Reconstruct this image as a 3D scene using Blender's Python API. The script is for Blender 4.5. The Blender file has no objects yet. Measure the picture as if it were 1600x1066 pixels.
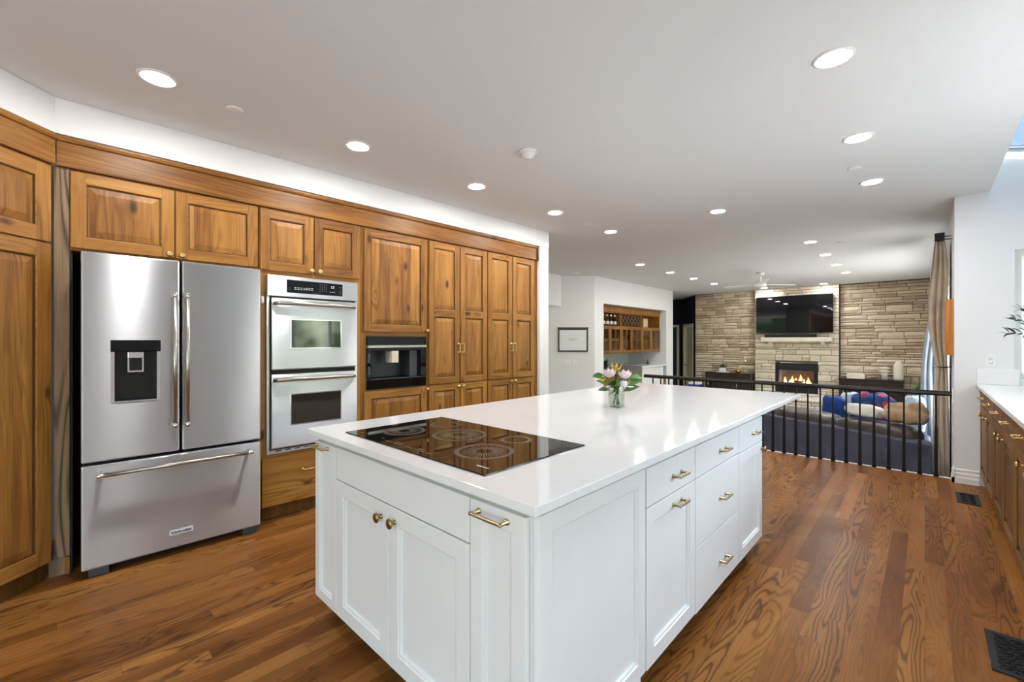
import bpy, bmesh, math, random
from mathutils import Vector, Matrix
random.seed(7)
SC = bpy.context.scene
COL = SC.collection
PI = math.pi
def R(d): return math.radians(d)

# ------------------------------------------------------------------ camera
CAM_H = 1.35
cd = bpy.data.cameras.new('camera'); cam = bpy.data.objects.new('camera', cd); COL.objects.link(cam)
cam.location = (0, 0, CAM_H); cam.rotation_euler = (R(90), 0, R(43.5))
cd.sensor_width = 36; cd.lens = 36 * 680 / 1600; cd.clip_start = .03
SC.camera = cam

# ------------------------------------------------------------------ world, light, exposure
SC.view_settings.view_transform = 'Standard'; SC.view_settings.look = 'None'
SC.view_settings.gamma = 1; SC.view_settings.use_curve_mapping = False
SC.view_settings.exposure = 0.45
W = bpy.data.worlds.new('daylight'); SC.world = W; W.use_nodes = True
wn = W.node_tree; wn.nodes.clear()
def wnode(t): return wn.nodes.new(t)
wo = wnode('ShaderNodeOutputWorld'); wb = wnode('ShaderNodeBackground'); wb.inputs['Strength'].default_value = 10.5
tc = wnode('ShaderNodeTexCoord'); sep = wnode('ShaderNodeSeparateXYZ'); wn.links.new(tc.outputs['Generated'], sep.inputs[0])
tr = wnode('ShaderNodeTexNoise'); tr.inputs['Scale'].default_value = 14; tr.inputs['Detail'].default_value = 5
wn.links.new(tc.outputs['Generated'], tr.inputs['Vector'])
tramp = wnode('ShaderNodeValToRGB'); tramp.color_ramp.elements[0].position = .42; tramp.color_ramp.elements[1].position = .68
tramp.color_ramp.elements[0].color = (.03, .05, .025, 1); tramp.color_ramp.elements[1].color = (.45, .52, .38, 1)
wn.links.new(tr.outputs['Fac'], tramp.inputs['Fac'])
wadd = wnode('ShaderNodeMath'); wadd.operation = 'MULTIPLY_ADD'; wadd.inputs[1].default_value = .5
wn.links.new(tr.outputs['Fac'], wadd.inputs[0]); wn.links.new(sep.outputs['Z'], wadd.inputs[2])
wr = wnode('ShaderNodeValToRGB'); wr.color_ramp.elements[0].position = .42; wr.color_ramp.elements[1].position = .5
wn.links.new(wadd.outputs[0], wr.inputs['Fac'])
wmix = wnode('ShaderNodeMix'); wmix.data_type = 'RGBA'
wn.links.new(wr.outputs['Color'], wmix.inputs['Factor']); wn.links.new(tramp.outputs['Color'], wmix.inputs['A'])
wmix.inputs['B'].default_value = (.70, .85, 1.0, 1)
wg = wnode('ShaderNodeValToRGB'); wg.color_ramp.elements[0].position = .44; wg.color_ramp.elements[1].position = .48   # added pale ground below the trees, swaps green bounce for neutral light
wgm = wnode('ShaderNodeMath'); wgm.operation = 'MULTIPLY_ADD'; wgm.inputs[1].default_value = .5; wgm.inputs[2].default_value = .5
wn.links.new(sep.outputs['Z'], wgm.inputs[0]); wn.links.new(wgm.outputs[0], wg.inputs['Fac'])
wmg = wnode('ShaderNodeMix'); wmg.data_type = 'RGBA'; wmg.inputs['A'].default_value = (.42, .40, .38, 1)
wn.links.new(wg.outputs['Color'], wmg.inputs['Factor']); wn.links.new(wmix.outputs['Result'], wmg.inputs['B'])
wn.links.new(wmg.outputs['Result'], wb.inputs['Color']); wn.links.new(wb.outputs[0], wo.inputs['Surface'])

def daylight(name, loc, rot, sx, sy):
    # light portal in a window opening: guides the sky's own light through it, gives off none itself
    l = bpy.data.lights.new(name, 'AREA'); l.shape = 'RECTANGLE'; l.size = sx; l.size_y = sy; l.cycles.is_portal = True
    o = bpy.data.objects.new(name, l); COL.objects.link(o); o.location = loc; o.rotation_euler = rot
    return o
daylight('window_portal', (1.36, 3.1, 1.59), (0, R(90), 0), 1.2, 2.0)
daylight('side_portal', (1.36, -1.85, 1.15), (0, R(90), 0), 2.1, 2.9)
daylight('roof_portal', (.92, 1.2, 2.98), (0, R(15), 0), .95, 9.2)
daylight('family_portal', (.40, 9.3, 1.25), (0, R(90), 0), 2.1, 4.2)

# ------------------------------------------------------------------ node helpers
class NT:
    def __init__(s, name):
        s.m = bpy.data.materials.new(name); s.m.use_nodes = True; s.t = s.m.node_tree; s.t.nodes.clear()
        s.out = s.n('ShaderNodeOutputMaterial'); s.b = s.n('ShaderNodeBsdfPrincipled'); s.l(s.b.outputs[0], s.out.inputs['Surface'])
    def n(s, t): return s.t.nodes.new(t)
    def l(s, a, b): s.t.links.new(a, b)
    def put(s, inp, v):
        if hasattr(v, 'is_output') or isinstance(v, bpy.types.NodeSocket): s.l(v, inp)
        else: inp.default_value = v
    def math(s, op, a, b=0.0, c=0.0):
        m = s.n('ShaderNodeMath'); m.operation = op
        s.put(m.inputs[0], a); s.put(m.inputs[1], b)
        if op in ('MULTIPLY_ADD', 'SMOOTH_MIN'): s.put(m.inputs[2], c)
        return m.outputs[0]
    def xyz(s, x, y, z):
        c = s.n('ShaderNodeCombineXYZ'); s.put(c.inputs[0], x); s.put(c.inputs[1], y); s.put(c.inputs[2], z); return c.outputs[0]
    def sep(s, v):
        c = s.n('ShaderNodeSeparateXYZ'); s.l(v, c.inputs[0]); return c.outputs
    def coord(s, k='Object'): return s.n('ShaderNodeTexCoord').outputs[k]
    def rnd(s): return s.n('ShaderNodeObjectInfo').outputs['Random']
    def noise(s, v, scale, detail=2, rough=.5, dist=0.0):
        t = s.n('ShaderNodeTexNoise'); s.l(v, t.inputs['Vector']); t.inputs['Scale'].default_value = scale
        t.inputs['Detail'].default_value = detail; t.inputs['Roughness'].default_value = rough; t.inputs['Distortion'].default_value = dist
        return t.outputs['Fac']
    def white(s, v, dim='3D'):
        t = s.n('ShaderNodeTexWhiteNoise'); t.noise_dimensions = dim
        s.put(t.inputs['W'] if dim == '1D' else t.inputs['Vector'], v); return t.outputs['Value']
    def ramp(s, f, stops):
        r = s.n('ShaderNodeValToRGB'); e = r.color_ramp.elements
        while len(e) < len(stops): e.new(.5)
        for k, (p, c) in enumerate(stops):
            e[k].position = p; e[k].color = (*c, 1) if len(c) == 3 else c
        s.put(r.inputs['Fac'], f); return r.outputs['Color']
    def mix(s, f, a, b, mode='MIX'):
        m = s.n('ShaderNodeMix'); m.data_type = 'RGBA'; m.blend_type = mode; s.put(m.inputs['Factor'], f)
        for k, v in (('A', a), ('B', b)):
            i = [q for q in m.inputs if q.name == k and q.type == 'RGBA'][0]
            s.put(i, (*v, 1) if isinstance(v, tuple) and len(v) == 3 else v)
        return [q for q in m.outputs if q.type == 'RGBA'][0]
    def bump(s, h, strength=.3, dist=.002):
        b = s.n('ShaderNodeBump'); b.inputs['Strength'].default_value = strength; b.inputs['Distance'].default_value = dist
        s.l(h, b.inputs['Height']); s.l(b.outputs[0], s.b.inputs['Normal'])
    def set(s, **k):
        names = dict(color='Base Color', rough='Roughness', metal='Metallic', spec='Specular IOR Level', coat='Coat Weight', coatr='Coat Roughness',
                     trans='Transmission Weight', ior='IOR', aniso='Anisotropic', sheen='Sheen Weight', emit='Emission Color', emits='Emission Strength', alpha='Alpha')
        for a, v in k.items():
            if isinstance(v, tuple) and len(v) == 3: v = (*v, 1)
            s.put(s.b.inputs[names[a]], v)
        return s

def plain(name, color, rough=.5, metal=0, vary=.06, **k):
    t = NT(name); f = t.noise(t.coord(), 6, 3)
    d = tuple(max(0, c * (1 - vary)) for c in color); u = tuple(min(1, c * (1 + vary)) for c in color)
    t.set(color=t.ramp(f, [(.3, d), (.7, u)]), rough=rough, metal=metal, **k)
    return t.m

def painted_wall(name, color, rough=.6):
    t = NT(name); v = t.coord()
    t.set(color=t.ramp(t.noise(v, 1.2, 2), [(.3, tuple(c * .985 for c in color)), (.7, color)]), rough=rough, spec=.3)
    t.bump(t.noise(v, 90, 3), .12, .002); return t.m

def cabinet_wood(name, axis, stave=.095, tint=1.0, knots=True, dark=(.10, .036, .009), mid=(.250, .103, .018), light=(.42, .200, .043), k=70, rough=.42, lines=.58):
    t = NT(name); o = t.sep(t.coord()); r = t.rnd()
    g, c = (o[2], o[0]) if axis == 'z' else (o[0], o[2])
    cc = t.math('ADD', c, t.math('MULTIPLY', r, 9.7))
    sid = t.math('FLOOR', t.math('DIVIDE', cc, stave)) if stave else t.math('MULTIPLY', r, 13.0)
    sr = t.white(t.math('ADD', sid, t.math('MULTIPLY', r, 31.0)), '1D')
    gx = t.math('ADD', g, t.math('MULTIPLY', sr, 13.0))
    base = t.xyz(cc, t.math('MULTIPLY_ADD', sr, 5.0, o[1]), t.math('MULTIPLY', gx, .075))
    n = t.noise(base, 7.0, 1.0, .5, .1)
    kv = t.xyz(t.math('MULTIPLY', cc, 5.5), t.math('MULTIPLY', sr, 3.0), t.math('MULTIPLY', gx, 2.6))
    vor = t.n('ShaderNodeTexVoronoi'); vor.voronoi_dimensions = '3D'; t.l(kv, vor.inputs['Vector']); vor.inputs['Scale'].default_value = 1.0
    d = vor.outputs['Distance']
    swell = t.math('POWER', 2.718, t.math('MULTIPLY', d, -9.0))
    nn = t.math('MULTIPLY_ADD', swell, .22, n) if knots else n
    line = t.math('POWER', t.math('MULTIPLY_ADD', t.math('SINE', t.math('MULTIPLY', nn, float(k))), .5, .5), 3.0)
    mask = t.ramp(t.noise(t.xyz(t.math('MULTIPLY', cc, 5.0), t.math('MULTIPLY', sr, 9.0), t.math('MULTIPLY', gx, .8)), 1.3, 1), [(.42, (0, 0, 0)), (.62, (1, 1, 1))])
    fine = t.noise(t.xyz(t.math('MULTIPLY', cc, 170), o[1], t.math('MULTIPLY', gx, 4.0)), 1.0, 3, .6)
    blotch = t.noise(t.xyz(t.math('MULTIPLY', cc, 9.0), sr, t.math('MULTIPLY', gx, .9)), 1.6, 3)
    f = t.math('ADD', t.math('MULTIPLY', fine, .52), t.math('ADD', t.math('MULTIPLY', blotch, .56), t.math('MULTIPLY_ADD', sr, .26, -.16)))
    col = t.ramp(f, [(.22, dark), (.42, mid), (.72, light)])
    col = t.mix(t.math('MULTIPLY', t.math('MULTIPLY_ADD', mask, .85, .15), t.math('MULTIPLY', line, lines)), col, dark)
    if knots:
        kn = t.ramp(d, [(.06, (1, 1, 1)), (.15, (0, 0, 0))])
        pick = t.math('GREATER_THAN', t.white(vor.outputs['Position']), .12)
        col = t.mix(t.math('MULTIPLY', t.math('MULTIPLY', kn, pick), .92), col, (.040, .013, .005))
    if tint != 1.0: col = t.mix(1.0, col, (tint, tint, tint), 'MULTIPLY')
    t.set(color=col, rough=rough, spec=.34)
    t.bump(f, .12, .001); return t.m

def plank_floor(name):
    t = NT(name); o = t.sep(t.coord()); w = .084
    row = t.math('FLOOR', t.math('DIVIDE', o[0], w)); rr = t.white(row, '1D')
    yy = t.math('ADD', o[1], t.math('MULTIPLY', rr, 7.0)); ln = 1.55
    cl = t.math('FLOOR', t.math('DIVIDE', yy, ln)); pid = t.white(t.xyz(row, cl, 3.0)); pid2 = t.white(t.xyz(cl, row, 11.0))
    base = t.xyz(t.math('MULTIPLY_ADD', pid, 41.0, o[0]), t.math('MULTIPLY', pid2, 17.0), t.math('MULTIPLY', o[1], .115))
    n = t.noise(base, 9.0, 1.0, .4, .35)
    wob = t.noise(t.xyz(o[0], pid, t.math('MULTIPLY', o[1], .45)), 30, 1)
    n = t.math('MULTIPLY_ADD', wob, .03, n)
    line = t.math('POWER', t.math('MULTIPLY_ADD', t.math('SINE', t.math('MULTIPLY', n, 110.0)), .5, .5), 3.5)
    vis = t.ramp(pid2, [(.10, (.18, .18, .18)), (.7, (1, 1, 1))])
    fine = t.noise(t.xyz(t.math('MULTIPLY', o[0], 240), pid, t.math('MULTIPLY', o[1], 4.0)), 1.0, 2, .55)
    blotch = t.noise(t.xyz(t.math('MULTIPLY', o[0], 5.0), pid, o[1]), 1.7, 2)
    f = t.math('ADD', t.math('MULTIPLY', fine, .22), t.math('MULTIPLY_ADD', pid, .36, t.math('MULTIPLY', blotch, .46)))
    col = t.ramp(f, [(.18, (.085, .027, .007)), (.50, (.22, .082, .018)), (.86, (.38, .168, .044))])
    col = t.mix(t.math('MULTIPLY', t.math('MULTIPLY', line, vis), .80), col, (.050, .019, .007))
    fx = t.math('FRACT', t.math('DIVIDE', o[0], w)); fy = t.math('FRACT', t.math('DIVIDE', yy, ln))
    sx = t.math('LESS_THAN', t.math('MINIMUM', fx, t.math('SUBTRACT', 1.0, fx)), .008)
    sy = t.math('LESS_THAN', t.math('MINIMUM', fy, t.math('SUBTRACT', 1.0, fy)), .0007)
    seam = t.math('MAXIMUM', sx, sy)
    col = t.mix(t.math('MULTIPLY', seam, .45), col, (.04, .016, .007))
    t.set(color=col, rough=t.math('MULTIPLY_ADD', fine, .08, .30), spec=.09)
    t.bump(t.math('SUBTRACT', t.math('MULTIPLY', line, -.5), seam), .08, .001); return t.m

def steel(name, color=(.66, .68, .71), rough=.37, axis='x', aniso=1.0):
    t = NT(name); o = t.sep(t.coord())
    v = t.xyz(t.math('MULTIPLY', o[0], 3.0 if axis == 'x' else 900), t.math('MULTIPLY', o[1], 3.0), t.math('MULTIPLY', o[2], 900 if axis == 'x' else 3.0))
    h = t.noise(v, 1.0, 2)
    wob = t.noise(t.xyz(t.math('MULTIPLY', o[0], 1.5), o[1], t.math('MULTIPLY', o[2], .3)), 2.0, 1)
    t.set(color=color, metal=1, rough=t.math('MULTIPLY_ADD', h, .06, rough), aniso=aniso)
    tg = t.n('ShaderNodeTangent'); tg.direction_type = 'UV_MAP'; t.l(tg.outputs[0], t.b.inputs['Tangent'])
    t.bump(t.math('MULTIPLY_ADD', h, .05, wob), .16, .012); return t.m

def glass(name, tint=(1, 1, 1), refl=1.0):
    t = NT(name); t.t.nodes.remove(t.b)
    tr_ = t.n('ShaderNodeBsdfTransparent'); tr_.inputs[0].default_value = (*tint, 1)
    gl = t.n('ShaderNodeBsdfGlossy'); gl.inputs['Roughness'].default_value = .02
    lw = t.n('ShaderNodeLayerWeight'); lw.inputs['Blend'].default_value = .5
    fr = t.math('MULTIPLY_ADD', t.math('POWER', lw.outputs['Facing'], 4.0), .75 * refl, .045 * refl)
    mx = t.n('ShaderNodeMixShader'); t.l(fr, mx.inputs[0]); t.l(tr_.outputs[0], mx.inputs[1]); t.l(gl.outputs[0], mx.inputs[2])
    t.l(mx.outputs[0], t.out.inputs['Surface']); return t.m

def emitter(name, color, s):
    t = NT(name); f = t.noise(t.coord(), 3, 1)
    t.set(color=(.9, .9, .9), emit=t.ramp(f, [(0, color), (1, color)]), emits=s); return t.m

def stone(name, a, b, c):
    t = NT(name); g = t.n('ShaderNodeNewGeometry'); r = g.outputs['Random Per Island']; v = t.coord()
    n = t.noise(v, 9, 5, .6); n2 = t.noise(v, 45, 4, .65)
    f = t.math('ADD', t.math('MULTIPLY', r, .62), t.math('MULTIPLY', n, .55))
    col = t.ramp(f, [(.2, a), (.55, b), (.9, c)])
    t.set(color=col, rough=.85, spec=.2); t.bump(t.math('ADD', n, t.math('MULTIPLY', n2, .6)), .9, .02); return t.m

def leather(name, color, rough=.4):
    t = NT(name); v = t.coord(); n = t.noise(v, 5, 4)
    t.set(color=t.ramp(n, [(.3, tuple(c * .75 for c in color)), (.7, tuple(min(1, c * 1.25) for c in color))]), rough=rough, spec=.5)
    t.bump(t.math('ADD', t.noise(v, 7, 3, .5, 1.2), t.math('MULTIPLY', t.noise(v, 220, 2), .06)), .5, .02); return t.m

def cloth(name, color, rough=.9, weave=400):
    t = NT(name); v = t.coord(); n = t.noise(v, 7, 3)
    t.set(color=t.ramp(n, [(.3, tuple(c * .86 for c in color)), (.7, tuple(min(1, c * 1.1) for c in color))]), rough=rough, spec=.15, sheen=.2)
    t.bump(t.noise(v, weave, 2), .25, .002); return t.m

def leafmat(name, a, b):
    t = NT(name); g = t.n('ShaderNodeNewGeometry')
    t.set(color=t.ramp(t.math('MULTIPLY_ADD', g.outputs['Random Per Island'], .7, t.math('MULTIPLY', t.noise(t.coord(), 20, 2), .3)), [(.1, a), (.9, b)]), rough=.45)
    return t.m

def patchwork(name):
    t = NT(name); v = t.coord(); vo = t.n('ShaderNodeTexVoronoi'); t.l(v, vo.inputs['Vector']); vo.inputs['Scale'].default_value = 12
    w = t.white(vo.outputs['Position'])
    col = t.ramp(w, [(.0, (.008, .03, .12)), (.50, (.01, .06, .22)), (.68, (.015, .04, .15)), (.80, (.32, .02, .03)), (.94, (.42, .08, .08))])
    t.b.inputs['Roughness'].default_value = .85; t.set(color=col); return t.m

M = {}
M['wall'] = painted_wall('warm_white_wall', (.77, .78, .775))
M['ceil'] = painted_wall('white_ceiling_paint', (.735, .765, .78), .7)
M['navy'] = painted_wall('dark_navy_wall', (.006, .007, .014))
M['trimw'] = plain('white_trim_paint', (.80, .79, .76), .4, vary=.02)
M['floor'] = plank_floor('stained_plank_floor')
M['carpet'] = cloth('beige_carpet', (.36, .31, .25))
M['wz'] = cabinet_wood('honey_wood_upright_grain', 'z', 0)
M['wx'] = cabinet_wood('honey_wood_level_grain', 'x', 0)
M['wpan'] = cabinet_wood('honey_wood_glued_panel', 'z', .11)
M['wglaze'] = cabinet_wood('dark_glazed_groove_wood', 'z', 0, .33, False)
M['wgrey'] = cabinet_wood('grey_brown_ash_column', 'z', 0, 1.0, False, (.085, .052, .029), (.25, .160, .092), (.37, .25, .155), 80, .5, 1.5)
M['wbar'] = cabinet_wood('bar_cabinet_wood', 'z', 0, .85, False)
M['waln'] = cabinet_wood('walnut_brown_run_wood', 'z', .11, .56, True)
M['walnx'] = cabinet_wood('walnut_brown_rail_wood', 'x', 0, .66, False)
M['walg'] = cabinet_wood('walnut_groove_wood', 'z', 0, .24, False)
M['esp'] = cabinet_wood('espresso_wood', 'x', 0, 1, False, (.010, .005, .003), (.022, .011, .007), (.035, .017, .011), 40, .35)
M['slab'] = cabinet_wood('orange_pine_slab', 'z', 0, 1, True, (.40, .13, .02), (.62, .25, .045), (.72, .33, .08), 30, .5)
M['white'] = plain('white_cabinet_paint', (.74, .745, .735), .34, vary=.01)
M['quartz'] = plain('white_quartz', (.77, .77, .765), .085, vary=.012, spec=.42)
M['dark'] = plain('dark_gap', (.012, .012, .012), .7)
M['steel'] = steel('brushed_stainless')
M['steelv'] = steel('brushed_stainless_bar', (.48, .46, .43), .26, 'z', 0)
M['chrome'] = plain('polished_chrome', (.75, .75, .76), .08, 1, .02)
M['brass'] = plain('brushed_brass', (.60, .43, .19), .30, 1, .08)
M['champ'] = plain('champagne_brass', (.50, .42, .26), .30, 1, .06)
M['abrass'] = plain('antique_brass', (.36, .24, .11), .28, 1, .1)
M['blackg'] = plain('black_appliance_glass', (.004, .004, .005), .03, vary=.02, spec=.35)
M['cook'] = plain('dark_cooktop_glass', (.004, .0035, .003), .03, vary=.02, spec=.42)
M['ovg'] = plain('tinted_oven_glass', (.008, .009, .008), .035, vary=.02, spec=.9, coat=.45, coatr=.03)
M['blackp'] = plain('black_plastic', (.006, .006, .007), .45, spec=.3)
M['greyp'] = plain('grey_plastic', (.045, .05, .06), .4)
M['iron'] = plain('black_iron', (.006, .006, .007), .5, spec=.3)
M['railw'] = plain('near_black_handrail', (.007, .005, .0045), .35, spec=.35)
M['mark'] = plain('grey_print_on_glass', (.045, .040, .036), .3)
M['ray'] = plain('pale_print_on_glass', (.17, .15, .13), .4)
M['ltmark'] = plain('light_print', (.62, .63, .66), .5)
M['bluel'] = emitter('blue_digits', (.15, .5, 1), 1.2)
M['lamp'] = emitter('warm_lamp_disc', (1, .98, .955), 222)
M['plaster'] = plain('white_plastic', (.80, .79, .77), .4, vary=.02)
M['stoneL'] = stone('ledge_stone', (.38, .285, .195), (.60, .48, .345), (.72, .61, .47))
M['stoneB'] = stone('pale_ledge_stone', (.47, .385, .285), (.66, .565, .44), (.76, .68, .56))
M['mortar'] = plain('dark_stone_joint', (.10, .075, .055), .95)
M['glass'] = glass('window_glass')
t = NT('frosted_glass'); t.t.nodes.remove(t.b); a_ = t.n('ShaderNodeBsdfTranslucent'); a_.inputs[0].default_value = (.62, .63, .63, 1); b_ = t.n('ShaderNodeBsdfDiffuse'); b_.inputs[0].default_value = (.3, .3, .3, 1)
m_ = t.n('ShaderNodeMixShader'); t.l(t.math('MULTIPLY', t.noise(t.coord(), 60, 1), .3), m_.inputs[0]); t.l(a_.outputs[0], m_.inputs[1]); t.l(b_.outputs[0], m_.inputs[2]); t.l(m_.outputs[0], t.out.inputs['Surface']); M['frost'] = t.m
M['skyglass'] = glass('tinted_roof_glass', (.25, .275, .30))
M['jar'] = glass('jar_glass', (.92, .955, .93), 1.5)
M['water'] = glass('vase_water', (.93, .95, .91), .8)
M['sofa'] = leather('slate_blue_leather', (.060, .064, .100), .48)
M['cush'] = leather('dark_brown_grey_leather', (.075, .062, .055), .33)
M['tan'] = cloth('tan_throw', (.38, .26, .15), .8, 60)
M['curt'] = cloth('beige_linen_curtain', (.52, .44, .335))
M['sheer'] = cloth('pale_blue_grey_lining', (.30, .33, .37))
M['cwhite'] = cloth('cream_pillow_cloth', (.75, .70, .62))
M['cblue'] = cloth('blue_cushion_cloth', (.012, .05, .22))
M['cpale'] = cloth('pale_and_window_lit_cloth', (.55, .66, .78))  # shared cloth; on the right pillow the pale blue is painted window light
M['patch'] = patchwork('blue_and_red_throw')
M['leaf'] = leafmat('green_leaf', (.03, .09, .02), (.12, .24, .06))
M['olive'] = leafmat('olive_leaf', (.015, .035, .028), (.05, .09, .065))
M['stem'] = plain('green_stem', (.045, .10, .02), .5, vary=.2)
M['bark'] = plain('grey_bark', (.16, .13, .10), .8, vary=.2)
M['pink'] = plain('blush_petal', (.86, .70, .68), .55, vary=.12)
M['wpetal'] = plain('white_petal', (.86, .80, .84), .5, vary=.08)
M['yellow'] = plain('yellow_petal', (.80, .55, .06), .5, vary=.15)
M['cream'] = plain('cream_ceramic', (.70, .63, .52), .45, vary=.05)
M['gold'] = plain('polished_gold', (.75, .52, .16), .15, 1)
M['board'] = plain('whiteboard_surface', (.74, .77, .78), .18, vary=.02)
M['mahog'] = plain('dark_mahogany_frame', (.035, .010, .008), .35)
M['doorc'] = plain('cream_door_paint', (.84, .75, .57), .45, vary=.03)
M['teal'] = plain('dark_teal_door', (.010, .030, .038), .4)
M['bluebox'] = plain('blue_bin_plastic', (.010, .035, .16), .4)
M['fire'] = None
t = NT('gas_flame'); gz = t.sep(t.coord('Generated'))[2]
t.set(color=(0, 0, 0), emit=t.ramp(gz, [(0, (1, .75, .35)), (.5, (1, .42, .10)), (1, (.9, .12, .02))]), emits=5.0); M['fire'] = t.m
M['log'] = plain('charred_log', (.07, .035, .02), .9, vary=.4)
M['ember'] = emitter('ember_bed', (1, .22, .03), .8)
M['fbrick'] = stone('grey_firebox_brick', (.10, .10, .11), (.20, .20, .22), (.30, .31, .33))
M['bottle'] = plain('dark_bottle_glass', (.012, .016, .012), .08)
M['paper'] = plain('kraft_paper_print', (.62, .45, .28), .6, vary=.15)

# ------------------------------------------------------------------ mesh helpers
class MB:
    def __init__(s): s.bm = bmesh.new(); s.mats = []
    def mi(s, m):
        if m not in s.mats: s.mats.append(m)
        return s.mats.index(m)
    def face(s, vs, m, smooth=False):
        try: f = s.bm.faces.new(vs)
        except ValueError: return None
        f.material_index = s.mi(m); f.smooth = smooth; return f
    def box(s, x0, x1, y0, y1, z0, z1, m, bev=0):
        v = [s.bm.verts.new((x, y, z)) for z in (z0, z1) for y in (y0, y1) for x in (x0, x1)]
        fs = [s.face([v[i] for i in q], m) for q in ((0, 2, 3, 1), (4, 5, 7, 6), (0, 1, 5, 4), (2, 6, 7, 3), (0, 4, 6, 2), (1, 3, 7, 5))]
        if bev:
            es = list({e for f in fs for e in f.edges})
            r = bmesh.ops.bevel(s.bm, geom=es, offset=bev, segments=2, affect='EDGES', profile=.5, material=s.mi(m))
        return s
    def prism(s, poly, z0, z1, m, axis='z', bev=0):
        # poly: list of 2D points; axis z: (x,y) extruded in z; axis x: (y,z) extruded along x; axis y: (x,z) extruded along y
        def P(a, b, h): return {'z': (a, b, h), 'x': (h, a, b), 'y': (a, h, b)}[axis]
        lo = [s.bm.verts.new(P(a, b, z0)) for a, b in poly]; hi = [s.bm.verts.new(P(a, b, z1)) for a, b in poly]
        n = len(poly); fs = [s.face(list(reversed(lo)), m), s.face(hi, m)]
        for i in range(n): fs.append(s.face([lo[i], lo[(i + 1) % n], hi[(i + 1) % n], hi[i]], m))
        if bev:
            es = list({e for f in fs if f for e in f.edges})
            bmesh.ops.bevel(s.bm, geom=es, offset=bev, segments=3, affect='EDGES', profile=.5, material=s.mi(m))
        return s
    def lathe(s, prof, m, c=(0, 0, 0), axis='z', seg=20, cap=True):
        def P(r, h, a):
            u, w = r * math.cos(a), r * math.sin(a)
            return {'z': (c[0] + u, c[1] + w, c[2] + h), 'x': (c[0] + h, c[1] + u, c[2] + w), 'y': (c[0] + u, c[1] + h, c[2] + w)}[axis]
        rings = [[s.bm.verts.new(P(max(r, 1e-5), h, 2 * PI * k / seg)) for k in range(seg)] for r, h in prof]
        for a, b in zip(rings, rings[1:]):
            for k in range(seg): s.face([a[k], a[(k + 1) % seg], b[(k + 1) % seg], b[k]], m, True)
        if cap: s.face(list(reversed(rings[0])), m); s.face(rings[-1], m)
        return s
    def cyl(s, p0, p1, r, m, seg=14, r1=None):
        return s.tube([p0, p1], [r, r if r1 is None else r1], m, seg)
    def tube(s, pts, rad, m, seg=10):
        pts = [Vector(p) for p in pts]; rad = rad if isinstance(rad, (list, tuple)) else [rad] * len(pts); rings = []
        up = None
        for i, p in enumerate(pts):
            d = (pts[min(i + 1, len(pts) - 1)] - pts[max(i - 1, 0)]).normalized()
            if up is None: up = Vector((0, 0, 1)) if abs(d.z) < .9 else Vector((1, 0, 0))
            a = d.cross(up).normalized(); b = a.cross(d).normalized(); up = b
            rings.append([s.bm.verts.new(p + (a * math.cos(2 * PI * k / seg) + b * math.sin(2 * PI * k / seg)) * rad[i]) for k in range(seg)])
        for a, b in zip(rings, rings[1:]):
            for k in range(seg): s.face([a[k], a[(k + 1) % seg], b[(k + 1) % seg], b[k]], m, True)
        s.face(list(reversed(rings[0])), m); s.face(rings[-1], m); return s
    def rings(s, x0, x1, z0, z1, steps, m, ms=None, y0=0):
        # concentric rectangles on a front facing -y; steps = [(inset, depth)], last one filled
        loops = []
        for i, d in steps:
            loops.append([s.bm.verts.new(p) for p in ((x0 + i, y0 + d, z0 + i), (x1 - i, y0 + d, z0 + i), (x1 - i, y0 + d, z1 - i), (x0 + i, y0 + d, z1 - i))])
        for k, (a, b) in enumerate(zip(loops, loops[1:])):
            mm = (ms or {}).get(k, m)
            for j in range(4): s.face([a[j], a[(j + 1) % 4], b[(j + 1) % 4], b[j]], mm)
        s.face(loops[-1], m); return s
    def blob(s, c, r, m, seg=16, rings=10, wob=0, sq=1.0):
        vs = []
        for i in range(1, rings):
            th = PI * i / rings; row = []
            for k in range(seg):
                ph = 2 * PI * k / seg
                def P(v): return math.copysign(abs(v) ** sq, v)
                q = [P(math.sin(th) * math.cos(ph)), P(math.sin(th) * math.sin(ph)), P(math.cos(th))]
                w = 1 + wob * (math.sin(q[0] * 4.3 + r[0] * 31) * math.cos(q[1] * 3.7 + r[1] * 17) + .6 * math.sin(q[2] * 5.1 + q[0] * 6.7 + r[2] * 11) + .4 * math.sin(q[0] * 13 + q[1] * 9 + q[2] * 7))
                row.append(s.bm.verts.new((c[0] + r[0] * q[0] * w, c[1] + r[1] * q[1] * w, c[2] + r[2] * q[2] * w)))
            vs.append(row)
        t = s.bm.verts.new((c[0], c[1], c[2] + r[2])); b = s.bm.verts.new((c[0], c[1], c[2] - r[2]))
        for k in range(seg):
            s.face([t, vs[0][k], vs[0][(k + 1) % seg]], m, True); s.face([b, vs[-1][(k + 1) % seg], vs[-1][k]], m, True)
            for a, d in zip(vs, vs[1:]): s.face([a[k], d[k], d[(k + 1) % seg], a[(k + 1) % seg]], m, True)
        return s
    def leaf(s, base, tip, w, m, n=5, bend=.15, roll=0.0):
        base, tip = Vector(base), Vector(tip); d = tip - base; L = d.length; d.normalize()
        side = d.cross(Vector((0, 0, 1)));
        if side.length < .1: side = Vector((1, 0, 0))
        side.normalize(); side = Matrix.Rotation(roll, 3, d) @ side; nor = side.cross(d)
        top, bot = [], []
        for i in range(n + 1):
            f = i / n; ww = w * math.sin(PI * min(.98, max(.03, f)) ** .85); p = base + d * L * f + nor * (math.sin(PI * f) * bend * L)
            top.append([s.bm.verts.new(p - side * ww / 2 + nor * .15 * ww), s.bm.verts.new(p + nor * 0), s.bm.verts.new(p + side * ww / 2 + nor * .15 * ww)])
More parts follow.
